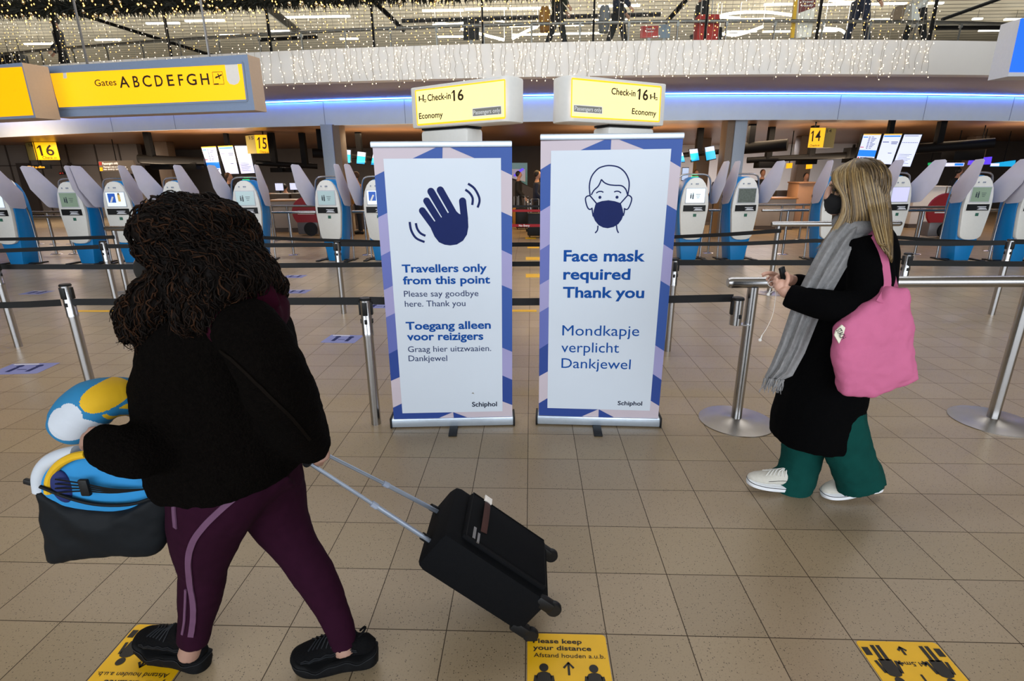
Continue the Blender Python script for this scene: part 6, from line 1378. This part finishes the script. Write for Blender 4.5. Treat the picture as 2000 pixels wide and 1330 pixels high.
q = MB(); q.tube([TF.p(305, 503, -.06), TF.p(328, 494, -.074), TF.p(350, 488, -.084)], .0022, 6); q.tube([TF.p(310, 548, -.058), TF.p(334, 530, -.074), TF.p(352, 516, -.084)], .0022, 6); q.build('ear_loop', M['black'], fm)
q = MB()
TF.tube(q, [(400, 575, 0, 60, .1), (420, 600, 0, 100, .17), (430, 650, 0, 130, .2), (436, 740, 0, 148, .215), (440, 830, 0, 150, .22), (450, 890, 0, 145, .22), (458, 920, 0, 132, .2)], 26, power=2.2)
TF.tube(q, [(470, 625, -.14, 60), (515, 690, -.2, 66), (545, 760, -.19, 66), (585, 835, -.07, 54), (604, 872, .02, 40)], 18)
TF.tube(q, [(385, 650, .08, 55), (355, 750, .0, 58), (330, 820, -.12, 56), (290, 876, -.22, 56), (240, 878, -.25, 52), (203, 866, -.245, 42), (184, 861, -.24, 32)], 18)
q.build('jacket', FLE, tr, remesh=.013, smooth_it=5, smooth=180, displace=[(.1, .022), (.022, .006)])
q = MB(); TF.tube(q, [(352, 585, -.02, 40, .12), (400, 606, -.06, 50, .14), (460, 612, -.07, 62, .13), (515, 608, -.02, 50, .12)], 16); TF.ball(q, 490, 618, -.05, 62, .17, 62); q.build('hood', MAR, tr, remesh=.012, smooth_it=4, smooth=180, displace=[(.08, .02)])
q = MB()
NL = [(455, 905, -.02, 128, .19), (430, 950, -.07, 98, .13), (410, 1010, -.075, 78, .115), (401, 1060, -.075, 63, .095), (397, 1110, -.07, 45, .068), (392, 1160, -.06, 42, .064), (384, 1210, -.055, 33, .052), (377, 1252, -.05, 29, .046)]
FL_ = [(480, 905, .02, 110, .17), (522, 960, .07, 74, .11), (548, 1020, .08, 57, .085), (582, 1075, .07, 43, .066), (612, 1120, .055, 42, .063), (640, 1172, .04, 35, .055), (662, 1222, .02, 29, .045), (672, 1262, .01, 25, .042)]
TF.tube(q, NL, 20); TF.tube(q, FL_, 20); q.build('leggings', LEG, tr, remesh=.010, smooth_it=3, smooth=180, displace=[(.06, .006)])
lego = [c for c in tr.children if c.name.startswith('leggings')][0]
def land(o, x, y, lift=.003):
    """the point of o seen at the pixel, lifted off its surface"""
    d = Vector(ray(x, y)).normalized(); c = Vector(CAM)-wl(o); ok, p, n, _ = o.ray_cast(c, d)
    return (p+n*lift+wl(o), n) if ok else (None, None)
def piping(o, px, wd, th=.002, k=5):
    """a flat band following the surface of o under the pixels"""
    R_ = []
    for i, (x, y) in enumerate(spl2(px, k)):
        p, n = land(o, x, y)
        if p is not None: R_.append((p, n))
    q = MB(); rings = []
    for i, (p, n) in enumerate(R_):
        t = (R_[min(i+1, len(R_)-1)][0]-R_[max(i-1, 0)][0]).normalized(); s_ = n.cross(t).normalized()*wd/2; rings.append([p-s_-n*th, p+s_-n*th, p+s_+n*th, p-s_+n*th])
    q.loft(rings); return q
def spl2(px, k): return [(v.x, v.y) for v in spline([Vector((x, y, 0)) for x, y in px], k)]
bpy.context.view_layer.update()
piping([c for c in tr.children if c.name.startswith('jacket')][0], [(432, 684), (470, 716), (520, 766), (570, 816), (604, 858)], .008).build('jacket_seam', shade('brown_seam', '#0f0b08', spec=.05), tr)
piping(lego, [(512, 928), (495, 944), (460, 970), (425, 1000), (396, 1030), (377, 1058), (369, 1090), (371, 1135), (377, 1170), (378, 1205), (373, 1242)], .017).build('side_stripe', LEGS, tr)
piping(lego, [(345, 948), (341, 985), (344, 1030)], .014).build('front_stripe', LEGS, tr); piping(lego, [(364, 1150), (363, 1180), (361, 1215), (357, 1238)], .007).build('ankle_stripe', LEGS, tr)
BS = mat('black_trainer_sole', '#0a0b0d', .7, 0, .1, spec=.15); BU = mat('black_trainer_knit', '#0a0a0c', .9, 0, .15, 90, bump=.3, spec=.1); BLn = mat('dark_grey_piping', '#1a1c20', .6, 0, .05, spec=.2)
for px, rz, ry, dz in (((335, 1296), R(-13), R(4), .006), ((655, 1312), R(6), R(-3), .01)):
    g = gz(*px); o = sneaker('trainer', (0, 0, 0), rz, ry, (BS, BU, BLn, BLn), True); o.parent = tr; o.location = g+Vector((0, .02, dz))-wl(tr); o.scale = (1.0, 1.05, 1.05)
HC = [mat('curl_'+n, c, .7, 0, .3, 120, spec=.12) for n, c in (('black_brown', '#0b0604'), ('dark_brown', '#170d07'), ('chestnut', '#2e1a0c'))]
q = MB()
TF.ball(q, 372, 458, 0, 96, .135, 72); TF.ball(q, 430, 480, 0, 58, .135, 80)
TF.tube(q, [(400, 450, 0, 80, .14), (430, 510, -.02, 66, .15), (470, 550, -.05, 62, .16), (505, 580, -.06, 42, .15)], 18)
TF.tube(q, [(345, 430, -.07, 60, .06), (362, 510, -.1, 36, .06), (335, 570, -.1, 50, .07), (298, 615, -.1, 52, .08), (275, 645, -.1, 34, .06)], 16)
TF.tube(q, [(400, 520, -.11, 50, .07), (400, 580, -.14, 56, .07), (395, 640, -.18, 40, .05)], 16)
hb = q.build('hair', HC[0], tr, remesh=.012, smooth_it=3, smooth=180, displace=[(.05, .035), (.02, .014)])
rr = random.Random(5); q = MB(); bpy.context.view_layer.update(); org = wl(hb)
me = hb.data; AR = [p.area for p in me.polygons]; PICK = rr.choices(range(len(AR)), weights=AR, k=2300)
hc = TF.p(385, 470)
for pi in PICK:
    f = me.polygons[pi]; p = f.center.copy(); nn = f.normal.copy(); W0 = p+org
    flow = Vector((.55, 0, -.35)) if W0.z > hc.z-.02 and W0.x > hc.x-.09 else Vector((.12 if W0.x > hc.x else -.25, 0, -1))
    L = rr.uniform(.07, .15); n = 20; ph = rr.random()*6.28; w_ = rr.uniform(.42, .8)*rr.choice((-1, 1)); am = rr.uniform(.004, .009); P = []
    for k in range(n):
        t = (flow-nn*flow.dot(nn)); t = t.normalized() if t.length > .05 else Vector((0, 0, -1)); b = nn.cross(t)
        P.append(org+p+nn*(.004+am*(1+math.cos(ph+k*w_))*.7)+b*(am*math.sin(ph+k*w_)))
        ok, p2, n2, _ = hb.closest_point_on_mesh(p+t*(L/n))
        if not ok: break
        p, nn = (p2, n2) if k < n*.72 else (p+t*(L/n)+Vector((0, 0, -.002)), nn)
    r0 = rr.uniform(.0012, .0024); n = len(P)
    q.tube(P, [r0*(1 if k < n*.6 else max(.25, (n-k)/(n*.4))) for k in range(n)], 4, mi=rr.choice([0, 0, 0, 1, 1, 2]))
q.build('curls', HC, hb, smooth=180)
# ---- suitcase
th_ = R(38); a_ = Vector((-math.cos(th_), 0, math.sin(th_))); n_ = Vector((math.sin(th_), 0, math.cos(th_))); y_ = Vector((0, 1, 0)); A0 = Vector((-.035, 1.53, .03)); CL, CT, CW = .475, .19, .32
cpt = lambda u, v, w_: A0+a_*(CL*u)+y_*(CW*v)+n_*(CT*w_)
CASE = mat('black_suitcase_fabric', '#08090c', .8, 0, .15, 120, bump=.15, bscale=500, spec=.12)
su = thing('suitcase', 'black cabin suitcase tilted on its wheels behind the curly-haired person', 'suitcase', (A0.x, A0.y+CW/2, 0))
M3c = Matrix((a_, y_, n_)).transposed(); q = MB(); q.box(cpt(.5, .5, .5), (CL, CW, CT), M3=M3c); q.build('shell', CASE, su, bevel=.035)
q = MB(); q.box(cpt(.47, .5, 1.04), (CL*.78, CW*.8, .03), M3=M3c); q.build('front_pocket', CASE, su, bevel=.012)
q = MB(); P = [cpt(u, v, 1.1) for u, v in ((.1, .1), (.84, .1), (.84, .9), (.1, .9))]; q.tube(P+[P[0]], .004, 6); q.build('zip', M['blackmetal'], su)
STRAP = shade('dark_red_strap', '#3c1f1a'); q = MB(); P = spline([cpt(.7, .3, 1.12), cpt(.72, .45, 1.22), cpt(.72, .7, 1.22), cpt(.7, .86, 1.12)], 4); q.tube(P, [(.013, .004)]*len(P), 8, up=tuple(a_)); q.build('carry_strap', STRAP, su)
q = MB(); q.box(cpt(.7, .93, 1.13), (.035, .035, .006), M3=M3c); q.build('white_tag', M['paper'], su, bevel=.001)
q = MB(); q.box(cpt(.78, .2, 1.12), (.012, .06, .004), M3=M3c); q.box(cpt(.74, .16, 1.12), (.01, .05, .004), M3=M3c); q.build('name_plate', M['steel_dark'], su)
g1_, g2_ = TF.p(602, 903, .1), TF.p(630, 884, .22); b1_, b2_ = cpt(1.0, .22, .42), cpt(1.0, .78, .42)
for b, g in ((b1_, g1_), (b2_, g2_)):
    q = MB(); m_ = b.lerp(g, .48); q.tube([b-a_*.04, m_], .0085, 10); q.tube([m_, g], .0065, 10); q.build('pull_pole', mat('grey_tube', '#9aa4b4', .35, .7, .05), su)
    q = MB(); q.tube([b-(g-b).normalized()*.01, b+(g-b).normalized()*.035], .014, 10); q.build('pole_collar', M['black'], su); q = MB(); q.tube([m_-(g-b).normalized()*.012, m_+(g-b).normalized()*.012], .0105, 10); q.build('pole_joint', M['greypaint'], su)
q = MB(); q.tube([g1_-(g2_-g1_)*.12, g1_, g2_, g2_+(g2_-g1_)*.12], .013, 10); q.build('grip', M['black'], su)
for v in (.06, .94):
    for u, w_ in ((-.02, .1), (-.03, .86)):
        c = cpt(u, v, w_); 
        if w_ < .5: c.z = .03; c.x = A0.x+.03
        q = MB(); q.lathe([(0, -.012), (.026, -.012), (.03, -.006), (.03, .006), (.026, .012), (0, .012)], (0, 0, 0), 20, M3=Matrix.Rotation(PI/2, 3, 'X')); q.v = [p+c-a_*.012 for p in q.v]; wh = q.build('wheel', M['black'], su)
        q = MB(); q.box(cpt(.03, v, w_), (.07, .034, .045), M3=M3c); q.build('wheel_housing', M['black'], su, bevel=.008)
# ---- neck pillow, bag
SKYB = mat('sky_blue_fleece', '#1a719f', .8, 0, .05, 20); SUNY = mat('sun_yellow_print', '#d2a50a', .8, 0, .04); CLDW = mat('cloud_white_print', '#bcc2cb', .8, 0, .03)
q = MB(); TF.tube(q, [(128, 842, -.16, 20), (132, 836, -.16, 36), (144, 826, -.16, 45), (162, 806, -.155, 48), (186, 787, -.15, 47), (220, 776, -.12, 40), (255, 776, -.08, 36), (290, 786, -.02, 36), (315, 800, .04, 34)], 56, k=14, up=(0, 0, 1))
npil = q.build('neck_pillow', [SKYB, SUNY, CLDW], loc=TF.p(180, 840, -.15), smooth=180); tag(npil, 'blue neck pillow with a yellow sun and white cloud tucked under the fleece sleeve', 'pillow')
def pr(p): d = Vector(p)-Vector(CAM); k = F_PX/float(np.array(d)@FW); return 1000+k*float(np.array(d)@RI), 665-k*float(np.array(d)@UPV)
me = npil.data; bm = bmesh.new(); bm.from_mesh(me); bmesh.ops.subdivide_edges(bm, edges=bm.edges, cuts=2, use_grid_fill=True); bm.to_mesh(me); bm.free(); me.polygons.foreach_set('use_smooth', [True]*len(me.polygons))
sunc = Vector(TF.p(186, 783, -.2)); cl = [(TF.p(138, 826, -.2), .047), (TF.p(163, 836, -.2), .036), (TF.p(146, 806, -.2), .03)]
for f in me.polygons:
    c = f.center+npil.location; dx, dz = c.x-sunc.x, c.z-sunc.z; r_ = math.hypot(dx, dz); an = math.atan2(dz, dx); mi = 0
    if c.y < TF.Y-.1:
        if r_ < .036: mi = 1
        elif .044 < r_ < .085 and (an/(PI/5.5)) % 1 < .42 and -1.6 < an < 1.6: mi = 1
    for cc, cr in cl:
        if math.hypot(c.x-cc.x, c.z-cc.z) < cr and c.y < TF.Y-.1: mi = 2
    f.material_index = mi
BAGF = Fig(1.40-.13)
DBAG = mat('dark_navy_bag', '#090e13', .65, 0, .15, 12, spec=.2); bag = thing('open_bag', 'dark open-topped bag held against the leggings with a blue pillow inside', 'bag', BAGF.p(200, 1085))
o1 = spline([BAGF.p(x, y) for x, y in ((78, 948), (140, 972), (200, 984), (270, 980), (338, 950), (333, 1000), (324, 1055), (308, 1077), (250, 1080), (180, 1084), (102, 1096), (92, 1050), (84, 1000), (78, 948))], 4)[:-1]
q = MB(); pillow(q, o1, .05, nY, rings=6); q.build('bag_body', DBAG, bag, remesh=.008, smooth_it=3, smooth=180, displace=[(.1, .016)])
q = MB(); q.tube(spline([BAGF.p(x, y, -.045) for x, y in ((78, 950), (140, 974), (200, 986), (270, 982), (338, 952))], 4), .005, 8); q.build('rim', DBAG, bag)
q = MB(); c = BAGF.p(60, 942); q.box(c, (.036, .012, .016), M3=Matrix.Rotation(.3, 3, 'Y')); q.build('tab', M['black'], bag, bevel=.003)
PF = Fig(1.40-.125)
o2 = spline([PF.p(x, y) for x, y in ((84, 970), (80, 940), (96, 905), (130, 888), (180, 884), (240, 900), (300, 928), (338, 946), (325, 975), (260, 1000), (180, 1005), (110, 1000), (84, 970))], 4)[:-1]
pil = thing('travel_pillow', 'bright blue pillow with white and yellow edge stuffed in the dark open bag', 'pillow', PF.p(200, 960)); q = MB(); pillow(q, o2, .042, nY, rings=7); q.build('pillow_body', mat('bright_blue_fleece', '#1c7fba', .8, 0, .05, 20), pil, smooth=180)
q = MB(); q.tube(spline([PF.p(x, y, -.012) for x, y in ((80, 958), (78, 930), (92, 905), (120, 890), (150, 884))], 4), .02, 12); q.build('white_edge', CLDW, pil)
q = MB(); q.tube(spline([PF.p(x, y, -.035) for x, y in ((95, 962), (97, 935), (112, 910), (140, 893), (168, 887))], 4), .011, 10); q.build('yellow_edge', SUNY, pil); q = MB(); PF.ball(q, 318, 946, -.012, 16, .02, 9); q.build('yellow_corner', SUNY, pil)
NVD = mat('navy_fleece', '#0c1f5c', .8, 0, .1); q = MB(); PF.ball(q, 122, 950, -.035, 22, .015, 36); q.build('navy_patch', NVD, pil)
q = MB()
for k in range(4): q.tube(spline([PF.p(108, 936+9*k, -.053), PF.p(160, 944+5*k, -.058), PF.p(230, 956+2*k, -.057), PF.p(325, 953-1.5*k, -.03)], 5), .0022, 5)
q.build('black_cords', M['black'], pil); q = MB(); q.box(PF.p(166, 952, -.06), (.026, .012, .05)); q.build('cord_lock', M['black'], pil, bevel=.004)
bpy.context.view_layer.update()
